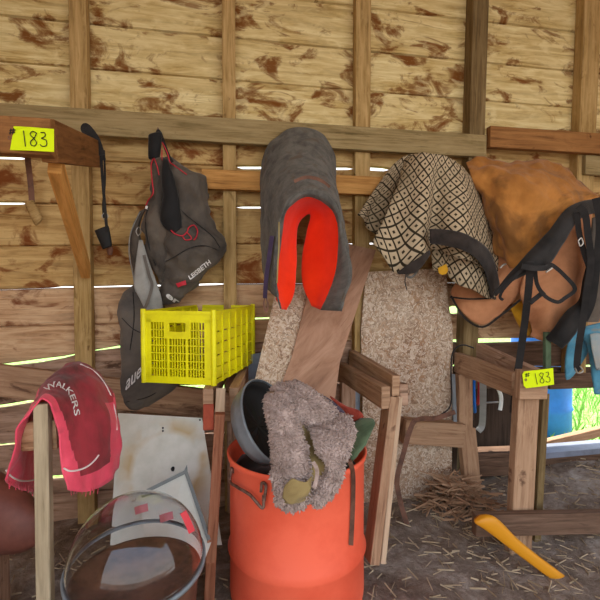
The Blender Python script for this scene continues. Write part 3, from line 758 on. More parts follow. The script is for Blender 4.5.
rows = [[(530, 262, -.26), (548, 246, -.26), (570, 222, -.26), (592, 206, -.24)],
        [(520, 290, -.24), (544, 276, -.27), (572, 262, -.28), (592, 250, -.24)],
        [(526, 312, -.22), (548, 306, -.28), (568, 298, -.28), (588, 290, -.24)],
        [(532, 330, -.20), (548, 328, -.26), (560, 326, -.27), (578, 314, -.24)],
        [(530, 336, -.20), (546, 342, -.24), (558, 345, -.24), (566, 338, -.22)]]
hb2 = obj('lower_flap', sheet_bm(rows, 50, 50, .016, 8, 11), 'tan_in', r, smooth=True, solid=.006)
rows = [[(510, 308, -.16), (522, 300, -.16), (532, 298, -.16)], [(515, 318, -.15), (523, 322, -.17), (531, 322, -.15)], [(522, 332, -.15), (529, 336, -.17), (535, 338, -.15)]]
obj('yellow_lining', sheet_bm(rows, 16, 20, .004, 14, 11), 'yellowlin', r, smooth=True, solid=.004)
rows = [[(494, 292, -.42), (507, 277, -.43), (518, 265, -.44), (534, 247, -.46), (550, 230, -.46), (564, 211, -.44), (580, 202, -.40), (597, 199, -.33)],
        [(495, 294, -.42), (508, 280, -.44), (522, 270, -.46), (540, 256, -.49), (556, 236, -.49), (570, 216, -.46), (583, 210, -.42), (598, 206, -.34)],
        [(496, 296, -.42), (510, 282, -.43), (527, 273, -.45), (548, 265, -.47), (563, 242, -.47), (575, 223, -.45), (585, 216, -.41), (598, 212, -.34)]]
obj('binding', sheet_bm(rows, 60, 14, .004, 16, 2), 'black', r, smooth=True, solid=.010)
obj('edge_binding', tube([(450, 297, -.19), (470, 299, -.21), (496, 298, -.23)], 0, flat=(.004, .002)), 'binding', r)
bm = bmesh.new(); add_tube(bm, [(451, 296, -.16), (464, 317, -.20), (482, 327, -.22), (500, 316, -.24), (520, 300, -.25)], 0, flat=(.005, .003))
obj('edge_binding', bm, 'binding', r)
rows = [[(588, 258, -.32), (583, 280, -.33), (579, 300, -.34), (566, 312, -.34), (553, 330, -.33), (545, 338, -.30)],
        [(592, 262, -.33), (587, 284, -.35), (583, 304, -.36), (572, 318, -.37), (560, 334, -.36), (552, 342, -.32)],
        [(597, 268, -.32), (592, 290, -.34), (590, 312, -.35), (580, 326, -.36), (568, 342, -.35), (562, 348, -.32)]]
obj('binding', sheet_bm(rows, 40, 14, .004, 16, 6), 'black', r, smooth=True, solid=.010)
bm = bmesh.new(); add_tube(bm, [(530, 262, -.50), (529, 285, -.48), (525, 320, -.44), (521, 350, -.42), (516, 385, -.44), (513, 413, -.44)], 0, flat=(.0145, .002))
obj('hanging_strap', bm, 'black', r)
obj('strap_tip', tube([(513, 414, -.44), (513, 418, -.44)], 0, flat=(.006, .002)), 'steel', r)
bm = bmesh.new(); add_tube(bm, [(535, 268, -.49), (537, 284, -.47), (545, 296, -.46), (557, 302, -.46), (565, 298, -.46), (575, 289, -.46), (565, 276, -.48), (552, 265, -.50), (545, 266, -.5)], 0, flat=(.008, .0025))
obj('leg_strap', bm, 'black', r)
bm = bmesh.new(); add_tube(bm, [(522, 266, -.52), (532, 268, -.53), (545, 268, -.53), (551, 265, -.52)], 0, flat=(.011, .003))
add_tube(bm, [(544, 292, -.44), (536, 298, -.46), (530, 303, -.47)], 0, flat=(.010, .002))
add_tube(bm, [(523, 268, -.5), (511, 281, -.47), (503, 290, -.45), (500, 297, -.44), (503, 300, -.44)], 0, flat=(.006, .002))
obj('buckle_strap', bm, 'black', r)
bm = bmesh.new(); add_tube(bm, [(546, 272, -.54), (549, 270, -.54), (552, 268, -.54)], .004); add_tube(bm, [(500, 268, -.40), (503, 265, -.40), (506, 264, -.40)], .004)
obj('buckle', bm, 'steel', r)
# the dark halter straps at the right edge
r = thing('halter', 'black nylon halter straps hanging at the right edge over the tan blanket', 'halter')
bm = bmesh.new()
add_tube(bm, [(578, 206, -.50), (585, 214, -.50), (588, 235, -.50), (591, 262, -.50), (587, 290, -.50), (583, 320, -.50), (579, 345, -.50), (577, 366, -.50), (580, 370, -.50)], 0, flat=(.013, .003))
obj('strap', bm, 'black', r)
bm = bmesh.new(); add_tube(bm, [(577, 212, -.48), (579, 232, -.47), (584, 252, -.47), (590, 270, -.48)], 0, flat=(.011, .003))
add_tube(bm, [(596, 198, -.48), (600, 225, -.48), (597, 260, -.48), (592, 300, -.47), (584, 320, -.48)], 0, flat=(.015, .003))
obj('strap', bm, 'black', r)
obj('pad', loft_bm([(592, 218, 612, 212, -.38, .03), (590, 245, 616, 240, -.38, .05), (587, 280, 612, 280, -.38, .05), (583, 305, 606, 305, -.38, .05), (582, 322, 598, 322, -.38, .03)], 24, 30, .005, 12, 5), 'bag', r, smooth=True)
bm = bmesh.new(); add_tube(bm, [(575, 368, -.52), (578, 373, -.52), (583, 371, -.52), (580, 366, -.52)], .003); add_tube(bm, [(578, 241, -.52), (581, 238, -.52), (583, 243, -.52), (580, 246, -.52), (578, 241, -.52)], .003)
obj('buckle', bm, 'steel', r)
# turquoise boots
r = thing('turquoise_boot', 'small turquoise horse boot hanging left behind the halter strap', 'boot')
rings = [(569, 330, 576, 322, -.34, .02), (567, 345, 586, 340, -.34, .05), (565, 362, 588, 352, -.34, .05), (565, 375, 576, 372, -.34, .04), (566, 380, 570, 379, -.34, .015)]
obj('shell', loft_bm(rings, 24, 24, .003, 14, 5), 'turq', r, smooth=True)
r = thing('turquoise_boot', 'larger turquoise horse boot with grey face cut off by the right edge', 'boot')
rings = [(586, 326, 612, 320, -.36, .03), (583, 334, 616, 330, -.36, .07), (588, 352, 616, 352, -.36, .07), (592, 380, 614, 380, -.36, .06), (594, 394, 610, 394, -.36, .03)]
tb = obj('shell', loft_bm(rings, 24, 24, .003, 14, 2), 'turq', r, smooth=True)
rows = [[(590, 334, -.42), (598, 333, -.43), (606, 334, -.42)], [(592, 350, -.43), (600, 350, -.44), (607, 350, -.43)], [(596, 370, -.42), (602, 370, -.43), (607, 370, -.42)]]
obj('grey_face', sheet_bm(rows, 12, 12, .002), 'turqgrey', r, smooth=True, solid=.004)

# ------------------------------------------------------------------ boards leaning on the wall
def panel(name, pts, th, mat, parent=None, uvdir=None):
    """flat board through pixel outline on the plane defined by its points"""
    V = [P(*p) for p in pts]; bm = bmesh.new(); vs = [bm.verts.new(v) for v in V]; f = bm.faces.new(vs); f.normal_update(); n = f.normal.copy()
    o = V[0]; X = (V[-1]-V[0]).normalized() if uvdir is None else (V[uvdir]-V[0]).normalized(); Y = n.cross(X)
    uv = bm.loops.layers.uv.verify()
    for l in f.loops: d = l.vert.co-o; l[uv].uv = (d.dot(X), d.dot(Y))
    bm2 = bm
    r_ = bmesh.ops.extrude_face_region(bm, geom=[f]); s = 1 if n.dot(V[0]-CAM) > 0 else -1
    for v in [g for g in r_['geom'] if isinstance(g, bmesh.types.BMVert)]: v.co += n*(th*s)
    for ff in bm.faces:
        for l in ff.loops:
            d = l.vert.co-o; l[uv].uv = (d.dot(X), d.dot(Y)+d.dot(n))
    bmesh.ops.recalc_face_normals(bm, faces=bm.faces)
    return obj(name, bm, mat, parent)
o = panel('strand_board', [(366, 272, -.07), (446, 268, -.07), (448, 300, -.07), (453, 330, -.07), (452, 420, -.09), (452, 512, -.10), (362, 512, -.10), (363, 420, -.09), (361, 330, -.07)], .014, 'osb')
tag(o, 'large pale strand-board panel standing against the wall right of the middle rack', 'board')
# leaning plywood and strand board, plane leaning on the wall
def lean(px, py):  # plane: y from -.07 at top (py 245) to -.42 at bottom (py 400)
    return (px, py, -.09 - .30*max(0, (py-245))/165)
o = panel('plywood_board', [lean(344, 243), lean(376, 250), lean(372, 262), lean(340, 362), lean(332, 420), lean(268, 420), lean(292, 356), lean(303, 312), lean(312, 280)], .012, 'ply')
tag(o, 'brown plywood board leaning at a slant behind the orange barrel', 'board')
def lean2(px, py): return (px, py, -.075 - .30*max(0, (py-245))/165)
o = panel('strand_board', [lean2(276, 290), lean2(313, 282), lean2(304, 312), lean2(293, 356), lean2(275, 410), lean2(250, 404), lean2(256, 375)], .012, 'osb')
bm = bmesh.new(); rn = random.Random(4)
for a in range(5):
    pts = [lean2(274+a*1+k*3.4+rn.uniform(-1, 1), 326+a*5+k*.8+rn.uniform(-1.6, 1.6)) for k in range(7)]
    add_tube(bm, [P(x, y, t-.002) for x, y, t in pts], .0009, 5, 4)
obj('scribbles', bm, 'ink', o)
tag(o, 'narrow strand-board piece with a reddish foot leaning left of the brown plywood', 'board')
# big plank lying along the wall on the left
o = obj('plank', beam(P(-70, 372, -.12), P(262, 410, -.12), .13, .035, (0, 0, 1)), 'post_brown'); tag(o, 'long rough plank lying against the wall behind the red cover and white board', 'plank')
# cross timber at the strand board
o = obj('timber_block', beam(P(402, 430, -.13), P(461, 434, -.13), .115, .07, (0, 0, 1)), 'post_brown'); tag(o, 'short brown timber laid across the foot of the strand-board panel', 'timber')

# ------------------------------------------------------------------ middle rack
r = thing('saddle_rack', 'wooden rack with two pale arms and leaning post right of the barrel', 'rack')
obj('arm', beam(P(342, 371, -.05), P(386, 398, 1.64), .036, .086), 'post_brown', r)
obj('arm', beam(P(352, 358, -.04), P(396, 386, 1.66), .032, .080), 'post_brown', r)
obj('spacer', beam(P(400, 393, 1.74), P(404, 395, 1.70), .036, .086), 'siding_low', r)
obj('post', beam(P(391, 396, 1.69), P(371, 560, 1.60), .036, .085), 'post_brown', r)
obj('post', beam(P(397, 396, 1.69), P(380, 560, 1.60), .020, .07), 'post', r)
obj('rear_post', beam(Vector((P(352, 380, -.05).x-.02, -.045, .06)), Vector((P(352, 380, -.05).x-.02, -.045, P(352, 366, -.05).z)), .07, .036), 'siding_low', r)
o = panel('skylit_patch', [(234, 358, -.10), (264, 352, -.10), (268, 402, -.10), (238, 408, -.10)], .006, 'skylit_grey'); tag(o, 'added bluish-grey panel standing in for sky light on surfaces between the crate and the leaning boards', 'sheet')  # added panel in place of surfaces lit by the sky
o = panel('skylit_patch', [(345, 376, -.055), (360, 378, -.055), (360, 425, -.055), (345, 425, -.055)], .006, 'skylit_grey'); tag(o, 'added bluish-grey panel standing in for sky light on surfaces between the barrel and the middle rack', 'sheet')  # second added panel, its colour again painted sky light
# leather strap and wire by the strand board
o = obj('leather_strap', tube([(455, 412, -.20), (436, 418, -.20), (420, 419, -.22), (412, 425, -.24), (403, 455, -.26), (397, 480, -.28), (400, 500, -.30), (405, 518, -.32), (410, 535, -.34), (412, 560, -.36)], 0, flat=(.011, .003)), 'leather')
tag(o, 'worn brown leather strap hanging over the short timber at the strand board', 'strap')
o = obj('cable', tube([(430, 419, -.19), (442, 414, -.18), (451, 403, -.16), (451, 370, -.17), (453, 352, -.22), (462, 345, -.26), (474, 348, -.28)], .0035), 'black')
tag(o, 'thin dark cable looping down beside the right rack', 'cable')
o = obj('metal_channel', beam(P(453, 374, -.12), P(455, 424, -.12), .020, .012), 'tubgrey'); tag(o, 'narrow grey metal channel standing beside the strand-board panel', 'channel')

# ------------------------------------------------------------------ right rack
r = thing('saddle_rack', 'wooden rack with wide front post under the tan horse blanket', 'rack')
obj('arm', beam(P(457, 362, -.06), P(515, 384, -.46), .036, .10), 'post_brown', r)
obj('arm', beam(P(478, 352, -.06), P(536, 380, -.42), .036, .10), 'siding_low', r)
obj('front_block', beam(P(517, 384, 1.72), P(545, 384, 1.74), .115, .036, (0, 0, 1)), 'post_brown', r)
obj('post', beam(P(526, 392, 1.77), P(516, 590, 1.75), .095, .04), 'post_brown', r)
obj('side_strip', beam(P(540, 392, 1.85), P(530, 560, 1.83), .03, .08), 'stud_dark', r)
obj('rear_post', beam(P(464, 374, -.10), P(464, 428, -.11), .075, .038), 'post_brown', r)
obj('rear_post_foot', beam(P(466, 428, -.11), P(474, 512, -.16), .085, .038), 'post_brown', r)
obj('stretcher', beam(P(474, 524, 1.69), P(690, 519, 1.78), .085, .036, (0, 0, 1)), 'siding_dark', r)
auction_tag([(522, 371.5, 1.685), (553, 368, 1.685), (554, 384.5, 1.685), (524, 388.5, 1.685)], 'yellow-green auction tag 183 on the front of the right rack', 'tag')
o = obj('wooden_stake', beam(P(547, 332, -.30), P(547, 368, -.30), .03, .02), 'greencloth'); tag(o, 'grey-green stake standing upright behind the right auction tag', 'stake')
# what hangs in the gap behind the right rack
PY = .10
o = panel('dark_panel', [(436, 372, PY), (541, 388, PY), (540, 520, PY), (436, 520, PY)], .02, 'shade_board'); tag(o, 'board in a painted shade tone outside the gap behind the right rack', 'board')
o = obj('rope', tube([(467, 366, -.10), (468, 388, -.08), (469, 402, -.02)], 0, flat=(.010, .004)), plain('lime_rope', '#b8d020')); tag(o, 'short lime-green ribbon hanging behind the right rack', 'ribbon')
o = obj('rope', tube([(474, 370, -.12), (474, 395, -.08), (475, 412, -.02)], .008), 'blue'); tag(o, 'short blue rope hanging behind the right rack', 'rope')
o = obj('rope', tube([(479, 372, -.14), (479, 392, -.08), (478, 404, -.02)], .008), 'redplastic'); tag(o, 'short red rope hanging behind the right rack', 'rope')
o = obj('rope', tube([(472, 370, -.12), (471, 400, -.06), (472, 420, -.03)], .006), 'purple'); tag(o, 'dark purple rope hanging left of the blue rope', 'rope')
o = obj('grey_strap', tube([(483, 374, -.16), (483, 405, -.08), (482, 425, -.03), (478, 431, -.03)], 0, flat=(.016, .004)), 'strapgrey'); tag(o, 'pale grey hanging strap between the posts of the right rack', 'strap')
o = obj('hook_rod', tube([(485, 403, -.01), (492, 402.5, -.02), (499, 402, -.02)], .004), 'steel'); tag(o, 'short steel rod with nothing on it in the gap behind the right rack', 'rod')
o = obj('chain', tube([(498, 388, .0), (501, 396, .0), (501, 404, .0), (500, 410, .0)], .010, n=6, sub=3), 'white_print'); tag(o, 'whitish lumpy chain end hanging behind the right rack', 'chain')
# opening: sills, planks, outside
o = obj('sill_beam', beam(P(462, 462, -.03), P(720, 452, -.03), .12, .10, (0, 0, 1)), 'siding_dark'); struct(o); o.name = 'trim_2'
o = obj('plank', beam(P(535, 452, -.07), P(700, 438, -.05), .03, .12, (0, 0, 1)), plain('skylit_grey_board', '#7e8494', '#686d78')); tag(o, 'pale plank in a skylit grey lying on the sill of the gap at lower right', 'plank')  # bluish grey paints the outside light on the sill's top into the colour
o = obj('plank', beam(P(538, 446, .10), P(680, 412, .14), .05, .04, (0, 0, 1)), 'post_brown'); tag(o, 'brown plank slanting across the gap above the pale grey plank', 'plank')
o = obj('plank', beam(P(548, 381, -.05), P(700, 376, -.05), .085, .03, (0, 0, 1)), 'siding_dark'); tag(o, 'dark plank across the top of the gap behind the turquoise boots', 'plank')
# blue barrel outside
def lathe(prof, center, axis=(0, 0, 1), n=48, bm=None):
    bm = bm or bmesh.new(); A = Vector(axis).normalized(); q = Vector((0, 0, 1)).rotation_difference(A); G = []
    uv = bm.loops.layers.uv.verify()
    for rr, z in prof:
        G.append([bm.verts.new(Vector(center)+q @ Vector((rr*math.cos(2*math.pi*k/n), rr*math.sin(2*math.pi*k/n), z))) for k in range(n)])
    for j in range(len(G)-1):
        for k in range(n):
            f = bm.faces.new((G[j][k], G[j][(k+1) % n], G[j+1][(k+1) % n], G[j+1][k]))
            for l, (a, b) in zip(f.loops, ((k, j), (k+1, j), (k+1, j+1), (k, j+1))): l[uv].uv = (a/n, prof[b][1])
    return bm
bc = P(550, 400, 3.3)
bm = lathe([(.0, 0), (.20, 0), (.215, .02), (.21, .2), (.22, .22), (.21, .24), (.21, .5), (.22, .52), (.21, .54), (.20, .78), (.0, .78)], (bc.x-.09, bc.y, .02))
o = obj('barrel', bm, 'blue', smooth=True); tag(o, 'bright blue barrel standing outside on the grass beyond the gap', 'barrel')
# grass blades outside
bm = bmesh.new(); rnd = random.Random(3)
for k in range(2600):
    x = rnd.uniform(1.6, 4.4); y = rnd.uniform(.35, 3.2); h = rnd.uniform(.05, .17); a = rnd.uniform(0, 6.28); w = .004
    dx, dy = math.cos(a)*w, math.sin(a)*w; lx, ly = rnd.uniform(-.06, .06), rnd.uniform(-.06, .06)
    bm.faces.new([bm.verts.new((x-dx, y-dy, 0)), bm.verts.new((x+dx, y+dy, 0)), bm.verts.new((x+dx*.6+lx*.4, y+dy*.6+ly*.4, h*.6)), bm.verts.new((x+lx, y+ly, h))])
o = obj('grass', bm, 'blade'); tag(o, 'bright green grass outside the gap at lower right', 'grass', kind='stuff')
# straw and splinters on the floor
bm = bmesh.new(); rnd = random.Random(5)
def gz(x, y): return .08 + noise.fractal(Vector((x*3, y*3, 0)), 1, 2, 5)*.02 + hump(x, y)
def sliver(x, y, L, w, z=None):
    a = rnd.uniform(0, 6.28); t = rnd.uniform(-.2, .35); z = (gz(x, y)+.006) if z is None else z
    p = Vector((x, y, z)); d = Vector((math.cos(a)*math.cos(t), math.sin(a)*math.cos(t), math.sin(t)))
    add_beam(bm, p, p+d*L, w, w*.4, (0, 0.3, 1), 0)
for k in range(900): sliver(rnd.uniform(.9, 2.4), rnd.uniform(-1.0, -.05), rnd.uniform(.015, .06), rnd.uniform(.002, .006))
for k in range(700): sliver(rnd.uniform(-1.0, 1.2), rnd.uniform(-1.2, -.1), rnd.uniform(.02, .07), rnd.uniform(.002, .006))
o = obj('straw', bm, 'straw'); tag(o, 'dry straw and wood splinters scattered over the dirt floor', 'straw', kind='stuff')
bm = bmesh.new()
for k in range(420):
    u = rnd.random()**1.5; x = P(455, 500, -.2).x + rnd.uniform(-.16, .16)*(1.1-u*.8); y = -.22+rnd.uniform(-.12, .10)*(1-u*.6)
    sliver(x, y, rnd.uniform(.04, .12), rnd.uniform(.003, .009), gz(x, y)+u*.13)
o = obj('splinter_heap', bm, 'post_brown'); tag(o, 'heap of brown wood splinters at the foot of the strand-board panel', 'splinters', kind='stuff')

# ------------------------------------------------------------------ orange barrel and contents
bd = 1.50; bc = P(297, 447, bd); R0 = .236; HB = bc.z-.09; BX = (.0, .0, 1)
r = thing('barrel', 'orange-red open barrel full of tack standing on the dirt floor', 'barrel')
base = Vector((bc.x, bc.y, .09))
prof = [(.0, .0), (R0-.03, 0), (R0-.006, .012), (R0-.004, .03), (R0-.006, .16), (R0+.003, .175), (R0-.006, .19), (R0-.006, HB-.03), (R0, HB-.02), (R0+.004, HB-.004), (R0, HB), (R0-.006, HB-.003), (R0-.010, HB-.03), (R0-.012, .02), (0, .015)]
obj('shell', lathe(prof, base, n=64), 'barrel', r, smooth=True)
def onb(px, py, off=.004):
    """point on the barrel's outer wall"""
    d = ray(px, py); a = d.x**2+d.y**2; ox, oy = CAM.x-base.x, CAM.y-base.y; Rr = R0-.004+off
    b = 2*(ox*d.x+oy*d.y); c = ox*ox+oy*oy-Rr*Rr; D = b*b-4*a*c
    t = (-b-math.sqrt(max(D, 0)))/(2*a); return CAM+d*t
obj('handle', tube([onb(232, 468, .006), onb(230, 481, .012), onb(237, 487, .018), onb(250, 495, .022), onb(262, 508, .022), onb(264, 500, .015), onb(266, 486, .010), onb(262, 483, .008), onb(261, 492, .01)], .0045), 'metal', r, smooth=True)
bm = bmesh.new()
for x, y in ((232, 470), (264, 498)): add_tube(bm, [onb(x, y-3, .003), onb(x, y+3, .003)], 0, flat=(.006, .002))
obj('handle_bracket', bm, 'metal', r)
o = obj('leather_strap', tube([(345, 455, 1.36), onb(350, 462, .012), onb(353, 475, .008), onb(353, 500, .006), onb(352, 525, .006), onb(351, 545, .006)], 0, flat=(.007, .002)), 'leather')
tag(o, 'thin brown leather strap hanging down the right side of the orange barrel', 'strap')
# dark pile filling the barrel
bm = bmesh.new(); n = 40; G = []
zt = bc.z-.11
for j in range(13):
    rr = (R0-.016)*j/12
    G.append([bm.verts.new((base.x+rr*math.cos(2*math.pi*k/n), base.y+rr*math.sin(2*math.pi*k/n), zt + noise.fractal(Vector((rr*math.cos(2*math.pi*k/n)*8, rr*math.sin(2*math.pi*k/n)*8, 3)), 1, 2, 3)*.03)) for k in range(n)])
for j in range(12):
    for k in range(n):
        if j == 0:
            if k == 0: pass
        bm.faces.new((G[j][k], G[j][(k+1) % n], G[j+1][(k+1) % n], G[j+1][k]))
bmesh.ops.remove_doubles(bm, verts=bm.verts, dist=1e-5)
o = obj('tack_pile', bm, 'bagblk', smooth=True, solid=.03, off=-1); tag(o, 'dark jumble of tack filling the orange barrel', 'tack', kind='stuff')
# tub
r = thing('rubber_tub', 'black rubber tub with grey outside stuck tilted in the orange barrel', 'tub')
ax = Vector((.74, -.48, .48)).normalized(); tc_ = P(270, 420, 1.44)
obj('bucket_wall', lathe([(.0, -.065), (.125, -.06), (.136, -.03), (.142, -.006), (.146, 0), (.142, .004)], tc_, ax, 56), 'tubgrey', r, smooth=True, solid=.003)
obj('inside', lathe([(.0, -.052), (.118, -.050), (.129, -.025), (.137, .0)], tc_, ax, 56), 'tubblack', r, smooth=True, solid=.002)
o = obj('blue_bundle', loft_bm([(245, 428, 254, 425, 1.50, .03), (241, 436, 262, 434, 1.49, .07), (243, 446, 264, 446, 1.47, .08), (250, 456, 264, 456, 1.45, .05)], 20, 20, .01, 16), 'bluecloth', smooth=True); tag(o, 'small blue bundle lying inside the orange barrel below the tub', 'cloth')
rings = [(352, 424, 362, 418, 1.52, .03), (346, 432, 374, 420, 1.50, .05), (344, 446, 372, 432, 1.46, .06), (346, 458, 358, 455, 1.42, .05), (346, 466, 350, 464, 1.40, .03)]
o = obj('green_cloth', loft_bm(rings, 20, 24, .010, 18, 4), 'greencloth', smooth=True); tag(o, 'dull green cloth hanging over the right rim of the orange barrel', 'cloth')
rings = [(330, 396, 334, 402, 1.62, .03), (338, 401, 340, 409, 1.6, .03), (348, 406, 346, 416, 1.58, .03), (360, 411, 354, 422, 1.55, .03), (364, 416, 360, 424, 1.54, .01)]
o = obj('red_cloth', loft_bm(rings, 16, 24, .004, 18, 6), 'redbag', smooth=True); tag(o, 'dull red strap-like cloth at the back rim of the orange barrel', 'cloth')
rings = [(322, 396, 328, 400, 1.58, .03), (326, 398, 340, 408, 1.56, .05), (336, 412, 346, 414, 1.54, .05), (340, 422, 348, 422, 1.52, .03)]
o = obj('purple_cloth', loft_bm(rings, 16, 20, .006, 18, 8), 'purple', smooth=True); tag(o, 'dark purple cloth between the sheepskin and the red cloth', 'cloth')
# sheepskin
r = thing('sheepskin_cover', 'shaggy pale grey-brown sheepskin hanging over the front of the orange barrel', 'sheepskin')
def fleece(rings, n, nv, seed, name='wool', count=1500, amp=.010):
    bm = loft_bm(rings, n, nv, amp, 30, seed, power=.9)
    bm.normal_update(); rn = random.Random(seed); uv = bm.loops.layers.uv.verify()
    fs = list(bm.faces)[:-2]; ar = [f.calc_area() for f in fs]
    picks = rn.choices(fs, ar, k=count)
    data = []
    for f in picks:
        vs = [v.co for v in f.verts]; a, b = rn.random(), rn.random()
        p = vs[0].lerp(vs[1], a).lerp(vs[3].lerp(vs[2], a), b) if len(vs) == 4 else vs[0]
        data.append((p.copy(), f.normal.copy()))
    for p, nn in data:
        t = Vector((rn.uniform(-1, 1), rn.uniform(-1, 1), rn.uniform(-1.2, .4))).normalized(); d = (nn+t*.6).normalized()
        s = d.orthogonal().normalized(); q = d.cross(s); L = rn.uniform(.005, .011); w = rn.uniform(.0022, .0042); cu = t*.003
        b3 = [bm.verts.new(p+(s*math.cos(k*2.09)+q*math.sin(k*2.09))*w) for k in range(3)]
        m3 = [bm.verts.new(p+d*L*.6+(s*math.cos(k*2.09+.5)+q*math.sin(k*2.09+.5))*w*.85) for k in range(3)]
        tp = bm.verts.new(p+d*L+cu)
        for k in range(3):
            bm.faces.new((b3[k], b3[(k+1) % 3], m3[(k+1) % 3], m3[k])); bm.faces.new((m3[k], m3[(k+1) % 3], tp))
    for f in bm.faces:
        for l in f.loops:
            if l[uv].uv.length < 1e-9: l[uv].uv = (l.vert.co.x*1.3+l.vert.co.y, l.vert.co.z)
    return obj(name, bm, 'fleece', r, smooth=True)
fleece([(279, 383, 294, 381, 1.36, .04), (271, 391, 306, 387, 1.33, .09), (270, 400, 322, 398, 1.31, .12), (278, 412, 334, 409, 1.30, .12), (292, 424, 335, 421, 1.30, .10), (303, 432, 330, 430, 1.31, .06)], 32, 36, 3, count=2600)
fleece([(266, 394, 282, 391, 1.28, .05), (265, 406, 290, 404, 1.24, .08), (268, 422, 295, 418, 1.21, .08), (272, 440, 301, 434, 1.19, .08), (274, 458, 307, 452, 1.175, .07), (274, 476, 311, 468, 1.165, .06), (275, 492, 312, 484, 1.16, .06), (279, 504, 308, 498, 1.16, .05), (286, 510, 302, 508, 1.16, .03)], 32, 44, 5, count=3000)
fleece([(326, 418, 342, 414, 1.30, .04), (316, 424, 352, 420, 1.26, .08), (312, 434, 352, 432, 1.22, .09), (315, 446, 350, 446, 1.19, .08), (322, 456, 346, 462, 1.175, .06), (328, 462, 343, 474, 1.165, .05), (326, 474, 338, 486, 1.16, .045), (316, 486, 330, 498, 1.16, .045), (304, 496, 318, 506, 1.16, .04)], 32, 44, 8, count=3000)
rows = [[(296, 424, 1.23), (302, 422, 1.25), (310, 426, 1.26), (318, 434, 1.25)], [(302, 445, 1.20), (310, 442, 1.23), (318, 448, 1.22), (326, 456, 1.20)], [(304, 470, 1.155), (314, 462, 1.18), (324, 464, 1.18), (330, 468, 1.16)], [(294, 490, 1.14), (304, 482, 1.15), (314, 480, 1.16), (322, 486, 1.16)], [(284, 503, 1.13), (294, 504, 1.12), (304, 500, 1.14), (312, 498, 1.15)]]
obj('hide_side', sheet_bm(rows, 24, 40, .005, 20, 5), 'ltan', r, smooth=True, solid=.004)
rows = [[(283, 498, 1.115), (284, 487, 1.11), (292, 478, 1.11)], [(290, 504, 1.105), (298, 494, 1.10), (305, 482, 1.11)], [(304, 499, 1.115), (310, 490, 1.11), (312, 476, 1.13)]]
obj('hide_patch', sheet_bm(rows, 16, 16, .004, 30, 5), 'ltan', r, smooth=True, solid=.004)
obj('tie', tube([(313, 462, 1.13), (317, 470, 1.12), (316, 482, 1.11), (314, 488, 1.11)], 0, flat=(.005, .002)), 'fleece', r)
# tuft of orange-pink hide behind the sheepskin
# ------------------------------------------------------------------ red cover on its rack
r = thing('saddle_rack', 'pale wooden post and rail carrying the red nylon cover', 'rack')
pt, pb = P(42, 412, 1.12), P(45, 560, 1.10)
obj('post', beam(P(42.5, 403, 1.10), Vector((P(44, 560, 1.08).x, P(44, 560, 1.08).y, .07)), .034, .030), 'post_cream', r)
obj('rail', beam(P(41, 414, 1.13), P(84, 396, -.06), .034, .05), 'stud', r)
obj('gusset', beam(P(22, 436, 1.13), P(58, 434, 1.13), .075, .02, (0, 0, 1)), 'siding_mid', r)
r = thing('red_cover', 'pinkish red nylon rump cover with white lettering draped over the left rack', 'cover')
rows = [[(5, 480, 1.08), (11, 458, 1.08), (21, 432, 1.08), (31, 410, 1.08), (42, 399, 1.08), (52, 408, 1.08), (59, 434, 1.08), (63, 462, 1.07), (68, 490, 1.07)],
        [(13, 486, 1.13), (17, 462, 1.14), (26, 430, 1.15), (36, 400, 1.17), (48, 387, 1.17), (62, 398, 1.14), (71, 426, 1.12), (77, 458, 1.11), (82, 492, 1.11)],
        [(22, 490, 1.20), (25, 462, 1.22), (33, 425, 1.25), (43, 387, 1.29), (57, 375, 1.28), (74, 386, 1.23), (86, 416, 1.18), (93, 450, 1.17), (97, 489, 1.17)],
        [(30, 492, 1.28), (33, 462, 1.31), (40, 425, 1.36), (52, 379, 1.40), (68, 366, 1.38), (87, 375, 1.32), (102, 402, 1.26), (109, 440, 1.24), (110, 480, 1.23)],
        [(38, 492, 1.36), (40, 462, 1.39), (47, 425, 1.45), (60, 374, 1.49), (78, 362, 1.46), (99, 372, 1.41), (114, 400, 1.35), (121, 436, 1.32), (118, 468, 1.30)]]
rc = obj('nylon', sheet_bm(rows, 70, 50, .010, 12, 3), ['redcloth', 'reddirt'], r, smooth=True, solid=.004)
# the grimy crown of the cover is its own darker cloth
for p in rc.data.polygons:
    i = p.index % 70; j = p.index//70
    if 26 < i < 66 - max(0, (j-36))*1.2 and j > 5 + max(0, (i-44))*.35 and not (i > 52 and j > 38): p.material_index = 1
sf3 = surf([rc])
bm = bmesh.new()
add_tube(bm, [sf3(x, y, .004, 1.1) for x, y in ((6, 470), (10, 476), (18, 480), (27, 481), (34, 480))], .0022)
add_tube(bm, [sf3(x, y, .004, 1.1) for x, y in ((63, 468), (69, 471), (78, 470), (87, 466), (94, 460), (98, 455))], .0022)
add_tube(bm, [sf3(x, y, .004, 1.4) for x, y in ((80, 365), (95, 373), (107, 389), (114, 410), (116, 430))], .0018)
obj('piping', bm, 'piping', r, smooth=True)
arc = [Vector((46, 391, 0)), Vector((54, 386, 0)), Vector((62, 387, 0)), Vector((69, 393, 0)), Vector((73, 403, 0)), Vector((76, 416, 0))]
def place4(u, v, W):
    a = cr(arc, min(max(u, 0), .999)); b = cr(arc, min(u+.02, 1)); c = cr(arc, max(u-.02, 0)); d = (b-c).normalized(); n_ = Vector((d.y, -d.x, 0))
    q = a+n_*(v*8-2); return sf3(q.x, q.y, .004, 1.2)
obj('lettering', text_mesh('WALKERS', place4, .01), 'white_print', r)
bm = bmesh.new(); rn = random.Random(2)
